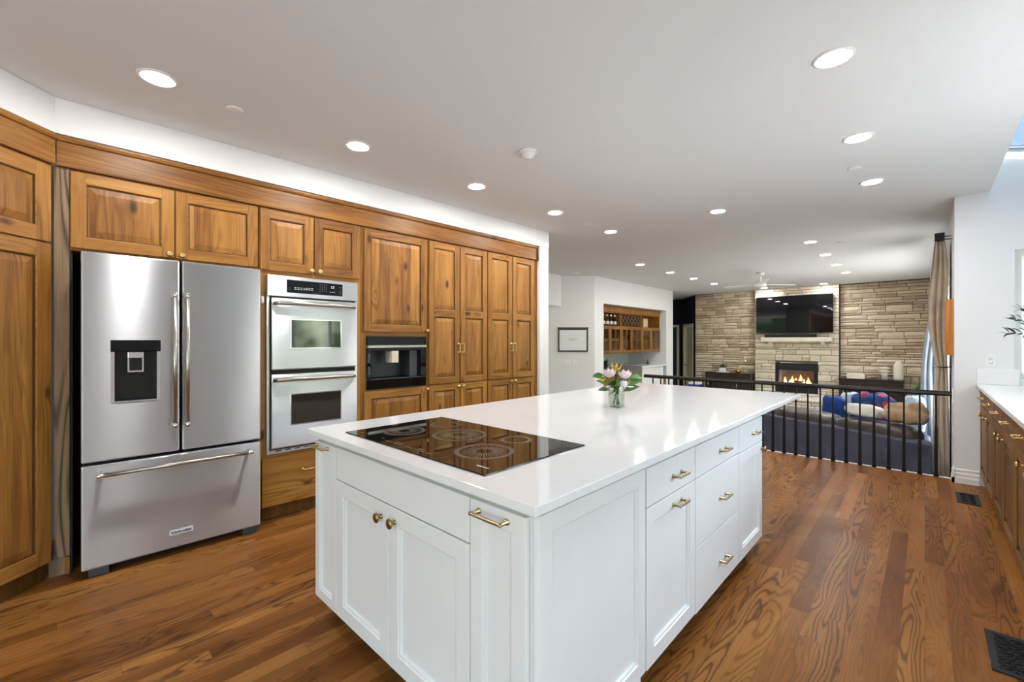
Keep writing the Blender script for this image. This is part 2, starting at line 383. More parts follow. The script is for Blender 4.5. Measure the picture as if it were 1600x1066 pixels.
        for a, b in zip(top, top[1:]):
            s.face([a[0], a[1], b[1], b[0]], m, True); s.face([a[1], a[2], b[2], b[1]], m, True)
        return s
    def fin(s): bmesh.ops.recalc_face_normals(s.bm, faces=s.bm.faces[:]); return s
    def build(s, name, parent=None, loc=(0, 0, 0), rotz=0, fix=True, mods=None):
        if fix: s.fin()
        uv = s.bm.loops.layers.uv.new('grain')
        for f in s.bm.faces:
            for l_ in f.loops: l_[uv].uv = (l_.vert.co.z, l_.vert.co.x + l_.vert.co.y * .7)
        me = bpy.data.meshes.new(name); s.bm.to_mesh(me); s.bm.free()
        for m in s.mats: me.materials.append(M[m])
        o = bpy.data.objects.new(name, me); COL.objects.link(o); o.location = loc; o.rotation_euler = (0, 0, rotz)
        if parent: o.parent = parent
        for kind, kw in (mods or []):
            md = o.modifiers.new(kind.lower(), kind)
            for a, v in kw.items(): setattr(md, a, v)
        return o

def tag(o, label, cat, group=None, kind=None):
    o['label'] = label; o['category'] = cat
    if group: o['group'] = group
    if kind: o['kind'] = kind
    return o
def thing(name, label, cat, loc=(0, 0, 0), rotz=0, group=None):
    o = bpy.data.objects.new(name, None); o.empty_display_size = .05; COL.objects.link(o)
    o.location = loc; o.rotation_euler = (0, 0, rotz); return tag(o, label, cat, group)
def struct(mb, name, **k):
    o = mb.build(name, **k); o['kind'] = 'structure'; return o
def dup(root, loc, rotz=None, label=None, group=None):
    r = root.copy(); COL.objects.link(r); r.location = loc
    if rotz is not None: r.rotation_euler = (0, 0, rotz)
    if label: r['label'] = label
    if group: r['group'] = group
    for ch in list(root.children):
        c = ch.copy(); COL.objects.link(c); c.parent = r
        for g in list(ch.children):
            d = g.copy(); COL.objects.link(d); d.parent = c
    return r

# ------------------------------------------------------------------ frame of the long cabinet wall
CA = R(1.3234); P0 = Vector((-3.429, .105)); CROT = PI / 2 - CA
CU = Vector((math.sin(CA), math.cos(CA))); CN = Vector((math.cos(CA), -math.sin(CA)))
def cw(s, off=0.0, z=0.0):
    p = P0 + CU * s + CN * off; return (p.x, p.y, z)
CEIL = 2.73; FAM = -.38
DIAG = CROT + PI / 4
DOOR_OFF = -.155
corner = cw(-.10, -.150)

# ------------------------------------------------------------------ SETTING
mb = MB()
mb.box(-9, 1.5, -3.7, 6.08, -.30, 0, 'floor'); mb.box(-9, -3.08, 6.08, 8.05, -.30, 0, 'floor')
struct(mb, 'floor')
struct(MB().box(-9, 1.0, 6.10, 15.5, -.46, FAM, 'carpet'), 'floor_family')
struct(MB().box(-3.06, .20, 6.05, 6.085, -.375, .004, 'trimw'), 'trim_1')
# ceiling with the edge beside the glazed roof strip
mb = MB(); mb.box(-9.0, .435, -3.7, 15.5, CEIL, CEIL + .22, 'ceil'); mb.box(.435, 1.6, 5.98, 15.5, CEIL, CEIL + .22, 'ceil')
struct(mb, 'ceiling')
# long cabinet wall: soffit over the cabinets, rear wall of the recess, end pier with rounded corners
mb = MB()
mb.box(-.4, 4.225, .132, 1.0, 2.528, CEIL - .001, 'wall')
mb.box(-.9, 4.225, .86, 1.0, 0, 2.527, 'wall')
o = struct(mb, 'wall_left', loc=cw(0, 0), rotz=CROT)
mb = MB(); mb.box(4.050, 4.225, .132, .858, 0, 2.53, 'wall', .014)
o = struct(mb, 'wall_left_pier', loc=cw(0, 0), rotz=CROT)
# soffit above the angled corner cabinet
mb = MB(); mb.prism([(-1.6, -.012), (.012, -.012), (.30, .28), (.30, .75), (-1.6, .75)], 2.528, CEIL - .002, 'wall'); mb.box(-1.6, .1, .62, .75, 0, 2.52, 'wall')
struct(mb, 'wall_corner', loc=corner, rotz=DIAG)
# rear part of the kitchen behind the camera, with an added window as soft fill source
mb = MB(); mb.box(-3.0, -2.85, -3.7, -1.02, 0, CEIL, 'wall'); struct(mb, 'wall_rear_left')
mb = MB(); mb.box(-3.0, -2.6, -3.7, -3.55, 0, CEIL, 'wall'); mb.box(1.2, 1.5, -3.7, -3.55, 0, CEIL + .6, 'wall'); mb.box(-2.6, 1.2, -3.7, -3.55, 2.42, CEIL, 'wall')
mb.box(.435, 1.2, -3.7, -3.55, CEIL, 3.2, 'wall')
struct(mb, 'wall_rear')
def window(name, w, h, cols, rows, loc, rotz, fw=.05, pane='glass'):
    f = MB(); d = .03
    f.box(0, w, -d, d, 0, fw, 'trimw'); f.box(0, w, -d, d, h - fw, h, 'trimw'); f.box(0, fw, -d, d, fw, h - fw, 'trimw'); f.box(w - fw, w, -d, d, fw, h - fw, 'trimw')
    for i in range(1, cols): f.box(w * i / cols - .025, w * i / cols + .025, -d, d, fw, h - fw, 'trimw')
    for i in range(1, rows): f.box(fw, w - fw, -.012, .012, h * i / rows - .012, h * i / rows + .012, 'trimw')
    o = struct(f, name, loc=loc, rotz=rotz)
    MB().box(fw, w - fw, -.004, .004, fw, h - fw, pane).build('pane', o)
    return o
window('fill_window_rear', 3.8, 2.40, 4, 1, (-2.6, -3.62, .01), 0, .05, 'frost')  # added unseen window, frosted so an even glow fills the island front
# right kitchen side: low wall, window band, glazed sloping roof strip
XR = 1.30
mb = MB(); mb.box(XR, XR + .15, 2.1, 5.98, 0, .98, 'wall'); mb.box(XR, XR + .15, -3.55, 5.98, 2.2, 2.78, 'wall'); mb.box(XR, XR + .15, 4.1, 5.98, .98, 2.2, 'wall')
for y0_, y1_ in ((-3.55, -3.3), (-.4, 1.74), (2.02, 2.1)): mb.box(XR, XR + .15, y0_, y1_, 0, 2.2, 'wall')
mb.box(XR, XR + .15, -3.3, -.4, 0, .1, 'wall')
for y0_, y1_ in ((1.74, 2.02),): mb.box(XR, XR + .15, y0_, y1_, 0, .1, 'wall')
struct(mb, 'wall_right')
window('window_2', 2.00, 1.22, 3, 1, (XR + .08, 2.1, .98), PI / 2, .06)
window('fill_window_side', 2.9, 2.1, 3, 1, (XR + .08, -3.3, .1), PI / 2, .06)  # added out of view to brighten the near faces of the island
window('band_window', .28, 2.1, 1, 1, (XR + .08, 1.74, .1), PI / 2, .055, 'frost')  # added out of view to give the refrigerator a bright upright band
# end wall with the doorway-like pier, window opening and sloping top
YE = 5.94
mb = MB()
mb.prism([(.205, 0), (.585, 0), (.585, 2.99), (.40, 3.03), (.40, CEIL - .001), (.205, CEIL - .001)], YE, YE + .16, 'wall', 'y')
mb.box(.585, 1.3, YE, YE + .16, 0, 1.0, 'wall'); mb.prism([(.585, 2.17), (1.3, 2.17), (1.3, 2.79), (.585, 2.99)], YE, YE + .16, 'wall', 'y')
struct(mb, 'wall_end')
window('window_3', .71, 1.17, 1, 1, (.588, YE + .12, 1.0), 0, .045, 'frost')
f = MB()
sl = -.26
def roofz(x): return 3.06 + sl * (x - .44)
for y in (-3.5, -1.6, .3, 2.2, 4.1, 5.86):
    f.prism([(.44, roofz(.44)), (1.42, roofz(1.42)), (1.42, roofz(1.42) + .06), (.44, roofz(.44) + .06)], y, y + .06, 'trimw', 'y')
f.box(.39, .45, -3.5, 5.92, CEIL + .221, 3.12, 'trimw'); f.box(1.31, 1.40, -3.5, 5.92, 2.782, roofz(1.36) + .03, 'trimw')
ro = struct(f, 'window_4')
MB().prism([(.455, roofz(.455) + .02), (1.41, roofz(1.41) + .02), (1.41, roofz(1.41) + .03), (.455, roofz(.455) + .03)], -3.5, 5.90, 'skyglass', 'y').build('pane', ro)
mb = MB()
prof = [(0, 0), (-.022, 0), (-.022, .05), (-.016, .062), (-.016, .09), (-.009, .10), (-.009, .125), (0, .135)]
mb.prism([(YE + a, b) for a, b in prof], .185, .368, 'trimw', 'x')
mb.prism([(.205 + a, b) for a, b in prof], YE - .022, 6.08, 'trimw', 'y')
struct(mb, 'baseboard_right')
# family room shell
mb = MB(); mb.box(.206, .36, 6.101, 7.2, FAM, CEIL - .001, 'wall'); mb.box(.30, .45, 7.2, 15.5, FAM, .2, 'wall'); mb.box(.30, .45, 7.2, 15.5, 2.3, CEIL - .001, 'wall'); mb.box(.30, .45, 11.4, 15.5, .2, 2.3, 'wall')
struct(mb, 'wall_family_right')
window('window_5', 4.2, 2.1, 4, 1, (.40, 7.2, .2), PI / 2)
struct(MB().box(-9, -4.9, 15.3, 15.45, FAM, CEIL - .001, 'navy'), 'wall_far')

# stone wall: individual ledge stones, one mesh per wall plane
def stone_wall(x0, x1, z0, z1, y, mat, holes=(), dep=(.012, .05)):
    mb = MB(); mb.box(x0, x1, y, y + .12, z0, z1, 'mortar')
    z = z0
    while z < z1 - .02:
        h = random.choice((.055, .075, .09, .11, .13, .16)); h = min(h, z1 - z); x = x0
        while x < x1 - .02:
            w = random.uniform(.16, .62) * (1.1 if h < .1 else .85); w = min(w, x1 - x)
            if x1 - (x + w) < .1: w = x1 - x
            subs = [(z, z + h)]
            if h > .12 and random.random() < .35: m_ = z + h * random.uniform(.4, .6); subs = [(z, m_), (m_, z + h)]
            for a, b in subs:
                if any(x + w > hx0 and x < hx1 and b > hz0 and a < hz1 for hx0, hx1, hz0, hz1 in holes):
                    cuts = []
                    for hx0, hx1, hz0, hz1 in holes:
                        if b > hz0 + .01 and a < hz1 - .01 and x + w > hx0 and x < hx1:
                            if hx0 - x > .05: cuts.append((x, hx0))
                            if x + w - hx1 > .05: cuts.append((hx1, x + w))
                            break
                    else: cuts = [(x, x + w)]
                else: cuts = [(x, x + w)]
                for p, q in cuts:
                    d = random.uniform(*dep); g = .0055; nx = max(2, int((q - p) / .09)); nz = 2
                    grid = []
                    for j in range(nz + 1):
                        row = []
                        for i in range(nx + 1):
                            e = .35 if (i in (0, nx) or j in (0, nz)) else 1
                            row.append(mb.bm.verts.new((p + g + (q - p - 2 * g) * i / nx, y - d * e - random.uniform(0, .012) * e, a + g + (b - a - 2 * g) * j / nz)))
                        grid.append(row)
                    back = [mb.bm.verts.new(v) for v in ((p + g, y + .02, a + g), (q - g, y + .02, a + g), (q - g, y + .02, b - g), (p + g, y + .02, b - g))]
                    for j in range(nz):
                        for i in range(nx): mb.face([grid[j][i], grid[j][i + 1], grid[j + 1][i + 1], grid[j + 1][i]], mat)
                    mb.face([back[0], back[1]] + [grid[0][i] for i in range(nx, -1, -1)], mat); mb.face([back[3], back[2]] + [grid[nz][i] for i in range(nx, -1, -1)], mat)
                    mb.face([back[0]] + [grid[j][0] for j in range(nz + 1)] + [back[3]], mat); mb.face([back[1]] + [grid[j][nx] for j in range(nz + 1)] + [back[2]], mat)
            x += w
        z += h
    return mb
FX0, FX1, FZ0, FZ1 = -2.85, -1.93, .03, .79
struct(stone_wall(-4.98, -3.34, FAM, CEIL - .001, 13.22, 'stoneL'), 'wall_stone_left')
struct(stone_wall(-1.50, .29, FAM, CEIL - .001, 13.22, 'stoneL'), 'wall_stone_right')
mb = stone_wall(-3.335, -1.505, FAM, CEIL - .001, 13.07, 'stoneB', [(FX0, FX1, FZ0, FZ1)], (.008, .028))
o = struct(mb, 'wall_chimney')
# carve the firebox recess: the backing is built as four slabs
bm_ = bmesh.new(); bm_.from_mesh(o.data)
dele = [f for f in bm_.faces if f.material_index == 0]; bmesh.ops.delete(bm_, geom=dele, context='FACES'); bm_.to_mesh(o.data); bm_.free()
mb = MB()
mb.box(-3.335, FX0, 13.07, 13.6, FAM, CEIL - .002, 'mortar'); mb.box(FX1, -1.505, 13.07, 13.6, FAM, CEIL - .002, 'mortar')
mb.box(FX0, FX1, 13.07, 13.6, FZ1, CEIL - .002, 'mortar'); mb.box(FX0, FX1, 13.07, 13.6, FAM, FZ0, 'mortar')
struct(mb, 'wall_chimney_core')

# navy hall behind the stone wall, with two doors
nx0, ny0, nx1, ny1 = -4.99, 13.25, -5.84, 14.38
na = math.atan2(ny0 - ny1, nx0 - nx1); nl = math.hypot(nx1 - nx0, ny1 - ny0)
DT = 1.89
mb = MB(); mb.box(0, .12, 0, .1, FAM, CEIL - .001, 'navy'); mb.box(1.18, nl, 0, .1, FAM, CEIL - .001, 'navy'); mb.box(.12, 1.18, 0, .1, DT, CEIL - .001, 'navy')
struct(mb, 'wall_navy', loc=(nx1, ny1, 0), rotz=na)
struct(MB().box(-5.95, -5.84, 14.38, 14.5, FAM, CEIL - .001, 'navy').box(-7.4, -6.85, 14.38, 14.5, FAM, CEIL - .001, 'navy').box(-6.85, -5.95, 14.38, 14.5, DT, CEIL - .001, 'navy'), 'wall_navy_rear')
def six_panel(mb, w, h, m):
    mb.box(0, w, 0, .035, 0, h, m)
    for c in (0, 1):
        for a, b in ((.18, .78), (.90, 1.52), (1.62, h - .14)):
            x0 = .10 + c * (w / 2 - .03); mb.rings(x0, x0 + w / 2 - .17, a, b, [(0, -.001), (.015, .010), (.04, .002)], m, y0=0)
    return mb
def door(name, w, loc, rotz, m, ajar, hasknob=True):
    f = MB(); cwid = .075
    f.box(0, cwid, -.02, .12, FAM, DT, 'doorc'); f.box(w - cwid, w, -.02, .12, FAM, DT, 'doorc'); f.box(cwid, w - cwid, -.02, .12, DT - cwid, DT, 'doorc')
    o = struct(f, name, loc=loc, rotz=rotz)
    l_ = six_panel(MB(), w - 2 * cwid - .01, DT - FAM - cwid - .02, m).build('leaf', o, (cwid + .005, .07, FAM + .01), 0)
    MB().lathe([(.012, 0), (.012, -.04), (.028, -.05), (.030, -.065), (.0, -.075)], 'abrass', (.07, 0, .95), 'y', 14).build('knob', l_)
    return o
door('door_1', 1.06, (nx1 + .12 * math.cos(na), ny1 + .12 * math.sin(na), 0), na, 'doorc', 0)
door('door_2', .90, (-6.85, 14.38, 0), 0, 'teal', 0)

# hall: bulkhead, angled whiteboard wall, bar wall with its niche
struct(MB().box(-7.5, -5.56, 5.6, 7.36, 2.08, CEIL - .001, 'wall'), 'wall_bulkhead')
ha = math.atan2(7.853 - 7.371, -5.037 + 5.546)
HX, HY = -5.046, 7.845
mb = MB(); mb.box(-.98, 0, 0, .12, 0, CEIL - .002, 'wall'); mb.box(-2.6, -1.85, 0, .12, 0, CEIL - .002, 'wall'); mb.box(-1.85, -.98, 0, .12, 2.03, CEIL - .002, 'wall')
struct(mb, 'wall_hall', loc=(HX, HY, 0), rotz=ha)
f = MB(); f.box(-1.85, -1.78, -.02, .1, 0, 2.03, 'trimw'); f.box(-1.05, -.98, -.02, .1, 0, 2.03, 'trimw'); f.box(-1.78, -1.05, -.02, .1, 1.96, 2.03, 'trimw')
o = struct(f, 'door_3', loc=(HX, HY, 0), rotz=ha)
six_panel(MB(), .72, 1.95, 'trimw').build('leaf', o, (-1.775, .04, .005), 0)
NY0, NY1, NZ = 8.22, 11.38, 2.165
mb = MB()
mb.box(-5.18, -5.06, 7.86, NY0, FAM, CEIL - .001, 'wall'); mb.box(-6.2, -5.06, NY1, 11.80, FAM, CEIL - .001, 'wall'); mb.box(-5.18, -5.06, NY0, NY1, NZ, CEIL - .001, 'wall')
mb.box(-6.3, -6.2, 7.9, 11.8, FAM, CEIL - .001, 'wall'); mb.box(-6.2, -5.18, NY0 - .1, NY0, FAM, NZ, 'wall'); mb.box(-6.2, -5.18, NY0, NY1, NZ, NZ + .1, 'wall')
struct(mb, 'wall_bar')
struct(MB().box(-9.0, -8.9, -3.5, 15.3, FAM, CEIL - .002, 'wall'), 'wall_far_left')

# ------------------------------------------------------------------ shared fittings
def carve(o, *boxes):
    for b in boxes:
        c = MB().box(*b, 'dark').build('cutter'); c.parent = o.parent
        c.location = o.location; c.rotation_euler = o.rotation_euler
        md = o.modifiers.new('cut', 'BOOLEAN'); md.operation = 'DIFFERENCE'; md.solver = 'EXACT'; md.object = c
        bpy.context.view_layer.update()
        dg = bpy.context.evaluated_depsgraph_get(); me = bpy.data.meshes.new_from_object(o.evaluated_get(dg)); me.name = o.name
        o.modifiers.clear(); o.data = me; bpy.data.objects.remove(c)
    return o
def knob(parent, x, z, m='brass', r=.0185, y=0.0):
    return MB().lathe([(.010, 0), (.009, -.003), (.0055, -.006), (.0055, -.014), (r * .8, -.018), (r, -.022), (r * .95, -.027), (r * .5, -.030), (0, -.0305)], m, (0, 0, 0), 'y', 18).build('knob', parent, (x, y, z))
def pull(parent, x, z, L=.12, horiz=True, m='brass', y=0.0, rad=.0055, out=.032):
    mb = MB(); a = L / 2
    def P(u, v): return (u, v, 0) if horiz else (0, v, u)
    for sgn in (-1, 1):
        u = sgn * a
        mb.tube([P(u, 0), P(u, -.003), P(u, -.004), P(u, -out)], [.010, .010, .0065, .0055], m, 12)
    mb.tube([P(-a - .006, -out), P(-a, -out), P(a, -out), P(a + .006, -out)], [.0065, rad, rad, .0065], m, 10)
    return mb.build('handle', parent, (x, y, z))
WSET = ('wz', 'wx', 'wpan', 'wglaze'); NSET = ('waln', 'walnx', 'waln', 'walg')
def raised_door(parent, x0, x1, z0, z1, mids=(), ms=WSET, fw=.062, name='door', th=.02):
    w, h = x1 - x0, z1 - z0; mb = MB(); a, b, c, g = ms
    mb.box(0, fw, 0, th, 0, h, a, .003); mb.box(w - fw, w, 0, th, 0, h, a, .003)
    bars = [(0, fw)] + [(p - z0, q - z0) for p, q in mids] + [(h - fw, h)]
    for p, q in bars: mb.box(fw, w - fw, .0006, th, p, q, b)
    mb.box(fw, w - fw, .0145, th, fw, h - fw, g)
    for (p, q), (r, s) in zip(bars, bars[1:]):
        mb.rings(fw, w - fw, q, r, [(0, .0006), (.005, .0035), (.007, .0125), (.013, .0130), (.046, .0035), (.050, .0025)], c, {0: b, 1: g, 2: g})
    return mb.build(name, parent, (x0, 0, z0))
def shaker(parent, x0, x1, z0, z1, name='door', fw=.062, m='white'):
    w, h = x1 - x0, z1 - z0; mb = MB(); mb.box(0, w, .0152, .02, 0, h, m)
    mb.rings(0, w, 0, h, [(0, .0152), (0, .0016), (.0016, 0), (fw, 0), (fw + .002, .0045), (fw + .010, .0055), (fw + .012, .0135)], m)
    return mb.build(name, parent, (x0, 0, z0))
def slab_front(parent, x0, x1, z0, z1, m='white', name='drawer'):
    return MB().box(0, x1 - x0, 0, .02, 0, z1 - z0, m, .002).build(name, parent, (x0, 0, z0))

# ------------------------------------------------------------------ wooden cabinet wall
def cab(name, label, s0, group=None):
    return thing(name, label, 'cabinet', cw(s0, DOOR_OFF), CROT, group)
FB = .0206
# over the refrigerator
t = cab('over_fridge_cabinet', 'wide honey wood wall cabinet with two doors directly above the steel refrigerator', -.045)
MB().box(0, .978, FB, .60, 1.878, 2.350, 'wz').build('body', t)
MB().box(.001, .012, .03, .60, .002, 1.877, 'dark').build('shade_side_sheet', t); MB().box(.0125, .978, .59, .60, .002, 1.877, 'dark').build('shade_back_sheet', t)  # near-black sheets put the shade of the refrigerator recess into the colour
d = raised_door(t, .004, .482, 1.894, 2.337); knob(d, .452, .022)
d = raised_door(t, .492, .973, 1.894, 2.337); knob(d, .030, .022)
# oven tower
t = cab('oven_cabinet', 'tall honey wood cabinet housing the steel double oven, with two small doors above', .937)
mb = MB(); mb.box(0, .062, FB, .60, .10, 2.350, 'wz'); mb.box(.742, .790, FB, .60, .10, 2.350, 'wz'); mb.box(.062, .742, FB, .60, 1.850, 2.350, 'wx'); mb.box(.062, .742, FB, .60, .10, .505, 'wx')
mb.build('body', t)
MB().box(.03, .79, .055, .58, 0, .0995, 'wglaze').build('toe_kick', t)
d = raised_door(t, .008, .388, 1.884, 2.337); knob(d, .365, .024)
d = raised_door(t, .400, .778, 1.884, 2.337); knob(d, .034, .024)
d = slab_front(t, .017, .777, .108, .472, 'wx'); pull(d, .345, .235, .11, True, 'brass')
# coffee machine tower
t = cab('coffee_cabinet', 'tall honey wood cabinet with one large knotty door above the built-in coffee machine', 1.729)
mb = MB(); mb.box(0, .068, FB, .60, .10, 2.350, 'wz'); mb.box(.662, .692, FB, .60, .10, 2.350, 'wz'); mb.box(.068, .662, FB, .60, 1.387, 2.350, 'wx'); mb.box(.068, .662, FB, .60, .10, .925, 'wx')
mb.build('body', t)
MB().box(0, .692, .055, .58, 0, .0995, 'wglaze').build('toe_kick', t)
d = raised_door(t, .027, .674, 1.432, 2.337); knob(d, .642, .020)
d = raised_door(t, .030, .674, .108, .903); knob(d, .640, .772)
# pantry pair
for s0, xs, lab in ((2.424, ((2.432, 2.811), (2.824, 3.192)), 'tall honey wood pantry cabinet with paired panelled doors, next to the coffee machine'),
                    (3.201, ((3.208, 3.588), (3.603, 3.972)), 'tall honey wood pantry cabinet with paired panelled doors, against the white pier')):
    t = cab('pantry_cabinet', lab, s0, 'paired pantry cabinets')
    MB().box(0, .776 if s0 < 3 else .846, FB, .60, .10, 2.350, 'wz').build('body', t)
    MB().box(0, .776 if s0 < 3 else .84, .055, .58, 0, .0995, 'wglaze').build('toe_kick', t)
    for k, (a, b) in enumerate(xs):
        d = raised_door(t, a - s0, b - s0, .922, 2.337, [(1.595, 1.662)], fw=.058)
        pull(d, (b - a - .022) if k == 0 else .022, 1.277 - .922, .088, False, 'brass')
        d = raised_door(t, a - s0, b - s0, .108, .908, fw=.058)
        knob(d, (b - a - .022) if k == 0 else .022, .772)
# grey-brown upright between the corner cabinet and the refrigerator
t = thing('wood_pilaster', 'grey brown ash pilaster strip between corner pantry and refrigerator', 'pilaster', cw(-.108, -.172), CROT)
MB().box(0, .064, 0, .09, .105, 2.350, 'wgrey', .002).build('strip', t)
mb = MB().box(-.02, .046, .012, .09, 0, .10, 'wgrey'); mb.box(.047, .064, 0, .09, 0, .10, 'wz'); mb.build('plinth', t)
# corner cabinet at 45 degrees
t = thing('corner_pantry_cabinet', 'honey wood corner pantry set at an angle at the left edge', 'cabinet', corner, DIAG)
MB().box(-.95, -.014, FB, .56, .10, 2.350, 'wz').build('body', t)
MB().box(-.95, -.01, .045, .52, 0, .0995, 'wglaze').build('toe_kick', t)
raised_door(t, -.600, -.022, 1.906, 2.337, fw=.075); raised_door(t, -.600, -.022, .108, 1.894, fw=.075)
raised_door(t, -.945, -.608, 1.906, 2.337, fw=.075); raised_door(t, -.945, -.608, .108, 1.894, fw=.075)
# cornice boards
prof = [(.30, 2.352), (-.004, 2.352), (-.006, 2.360), (-.006, 2.488), (-.020, 2.494), (-.024, 2.504), (-.012, 2.510), (-.012, 2.526), (.30, 2.526)]
mb = MB().prism(prof, .0, 4.11, 'wx', 'x'); mb.box(4.111, 4.124, -.022, .26, 2.345, 2.5255, 'wglaze'); 
tag(mb.build('cornice_board', None, cw(-.096, DOOR_OFF), CROT), 'long honey wood cornice board running above the refrigerator, oven and pantry cabinets', 'cornice')
mb = MB().prism([(a, b) for a, b in prof], -.95, -.006, 'wx', 'x')
tag(mb.build('cornice_board', None, corner, DIAG), 'short angled wood cornice board above the corner pantry at the left edge', 'cornice')

# ------------------------------------------------------------------ refrigerator
t = thing('refrigerator', 'stainless steel french door refrigerator with water dispenser and bottom freezer', 'refrigerator', cw(0, 0), CROT)
MB().box(.004, .905, .084, .72, .06, 1.84, 'blackp').build('body', t)
ld = MB().box(0, .446, 0, .078, 0, 1.200, 'steel', .010).build('door', t, (0, 0, .657))
carve(ld, (.124, .349, -.02, .055, .333, .632))
rd = MB().box(0, .449, 0, .078, 0, 1.200, 'steel', .010).build('door', t, (.456, 0, .657))
fz = MB().box(0, .905, 0, .078, 0, .590, 'steel', .010).build('freezer_drawer', t, (0, 0, .050))
mb = MB().box(.122, .351, -.004, .055, .630, .699, 'blackg', .004); mb.build('control_panel', ld)
mb = MB().box(.1245, .1405, -.001, .054, .334, .6295, 'chrome'); mb.box(.3325, .3485, -.001, .054, .334, .6295, 'chrome'); mb.box(.1405, .3325, .048, .054, .345, .6295, 'blackp')
mb.box(.1405, .3325, -.001, .054, .334, .344, 'blackp'); mb.box(.1405, .3325, -.003, .0, .3335, .3395, 'chrome'); mb.build('dispenser_niche', ld)
mb = MB().box(.198, .272, .004, .047, .590, .6295, 'chrome', .003)
mb.box(.198, .206, .012, .02, .515, .59, 'chrome'); mb.box(.264, .272, .012, .02, .515, .59, 'chrome'); mb.box(.198, .272, .012, .02, .507, .516, 'chrome'); mb.box(.207, .263, .014, .02, .517, .589, 'blackp')
mb.build('dispenser_paddle', ld)
def bar_handle(parent, x, z, L, horiz):
    mb = MB(); o_ = -.058; r = .0125
    def P(u, v): return (u, v, 0) if horiz else (0, v, u)
    mb.tube([P(.012, o_), P(L - .012, o_)], r, 'steelv', 18)
    for a, b in ((0, .03), (L - .03, L)):
        mb.tube([P(a, o_), P(a + .002, o_), P(b - .002, o_), P(b, o_)], [r * .9, r * 1.12, r * 1.12, r * .9], 'chrome', 18)
        m_ = (a + b) / 2
        mb.tube([P(m_, 0), P(m_, -.006), P(m_, o_)], [.016, .012, .010], 'chrome', 12)
    return mb.build('handle', parent, (x, 0, z))
bar_handle(ld, .414, .155, .838, False); bar_handle(rd, .022, .155, .838, False); bar_handle(fz, .062, .538, .780, True)
mb = MB().box(.393, .514, -.0035, -.0003, .082, .114, 'chrome', .001); bd = mb.build('badge', fz)
bd.data.materials.clear(); bd.data.materials.append(M['ltmark'])
fc = bpy.data.curves.new('brand_lettering', 'FONT'); fc.body = 'KitchenAid'; fc.size = .0225; fc.extrude = .0004; fc.offset = .0006; fc.align_x = 'CENTER'; fc.align_y = 'CENTER'
fc.materials.append(M['dark']); ft = bpy.data.objects.new('text_source', fc); COL.objects.link(ft); bpy.context.view_layer.update(); fm = bpy.data.meshes.new_from_object(ft.evaluated_get(bpy.context.evaluated_depsgraph_get())); bpy.data.objects.remove(ft); fo = bpy.data.objects.new('lettering', fm); COL.objects.link(fo); fo.parent = bd; fo.location = (.4535, -.0042, .0975); fo.rotation_euler = (PI / 2, 0, 0)
for x in (.03, .80): MB().box(x, x + .09, .02, .12, 0, .048, 'greyp', .006).build('foot', t)
MB().box(.12, .80, .09, .12, .006, .058, 'blackp').build('base_grille', t)

# ------------------------------------------------------------------ double oven
OX = .987
t = thing('double_oven', 'built-in stainless steel double wall oven with two glass windows', 'oven', cw(OX, DOOR_OFF), CROT)
mb = MB(); mb.box(.020, .685, .0205, .56, .515, 1.842, 'blackp'); mb.build('body', t)
mb = MB(); mb.box(0, .704, .001, .0195, .498, .524, 'steel', .002); mb.box(0, .018, .001, .0195, .524, 1.846, 'steel'); mb.box(.686, .704, .001, .0195, .524, 1.846, 'steel'); mb.box(.018, .686, .010, .0195, .524, 1.69, 'dark')
for k in range(9): mb.box(.06 + k * .068, .10 + k * .068, -.002, .001, .512, .519, 'dark')
mb.build('trim', t)
cp = MB().box(0, .704, -.012, .001, 1.690, 1.848, 'steel', .004).build('control_fascia', t)
mb = MB().box(.136, .570, -.0145, -.0122, 1.722, 1.822, 'blackg', .0015)
for k in range(8): mb.box(.19 + (k % 4) * .022, .204 + (k % 4) * .022, -.0152, -.0145, 1.750 + (k // 4) * .012, 1.754 + (k // 4) * .012, 'ltmark')
for k in range(6): mb.box(.275 + (k % 3) * .020, .290 + (k % 3) * .020, -.0152, -.0145, 1.752 + (k // 3) * .012, 1.757 + (k // 3) * .012, 'ltmark')
for r in range(4):
    for c in range(4): mb.box(.380 + c * .017, .389 + c * .017, -.0152, -.0145, 1.748 + r * .017, 1.757 + r * .017, 'mark')
for k in range(3): mb.box(.462 + k * .016, .472 + k * .016, -.0152, -.0145, 1.748, 1.753, 'ltmark')
for z in (1.742, 1.756, 1.79): mb.box(.540, .558, -.0152, -.0145, z, z + .007, 'mark')
for z in (1.742, 1.756): mb.box(.150, .162, -.0152, -.0145, z, z + .005, 'mark')
mb.box(.330, .400, -.0152, -.0145, 1.7285, 1.7315, 'mark'); kp = mb.build('keypad', cp)
mb = MB()
for x in (.474, .490): mb.box(x, x + .010, -.0155, -.0146, 1.783, 1.787, 'bluel'); mb.box(x, x + .010, -.0155, -.0146, 1.793, 1.797, 'bluel')
mb.build('clock_display', cp)
for z0, z1, wz0, wz1 in ((1.128, 1.676, 1.297, 1.513), (.535, 1.098, .712, .938)):
    mb = MB(); h = z1 - z0
    mb.prism([(-.018, 0), (-.034, .01), (-.038, h * .5), (-.030, h - .02), (-.026, h), (.008, h), (.008, 0)], 0, .655, 'steel', 'x', .004)
    dr = mb.build('oven_door', t, (.025, 0, z0))
    a, b = wz0 - z0, wz1 - z0
    MB().box(.127, .524, -.0410, -.034, a - .008, b + .008, 'chrome', .003).build('window_rim', dr)
    MB().box(.134, .517, -.0425, -.0395, a, b, 'ovg', .002).build('window', dr)
    mb = MB(); mb.tube([(.012, -.036, h - .045), (.05, -.062, h - .040), (.33, -.070, h - .038), (.605, -.062, h - .040), (.643, -.036, h - .045)], [.012, .0155, .016, .0155, .012], 'steelv', 16)
    mb.build('handle', dr)
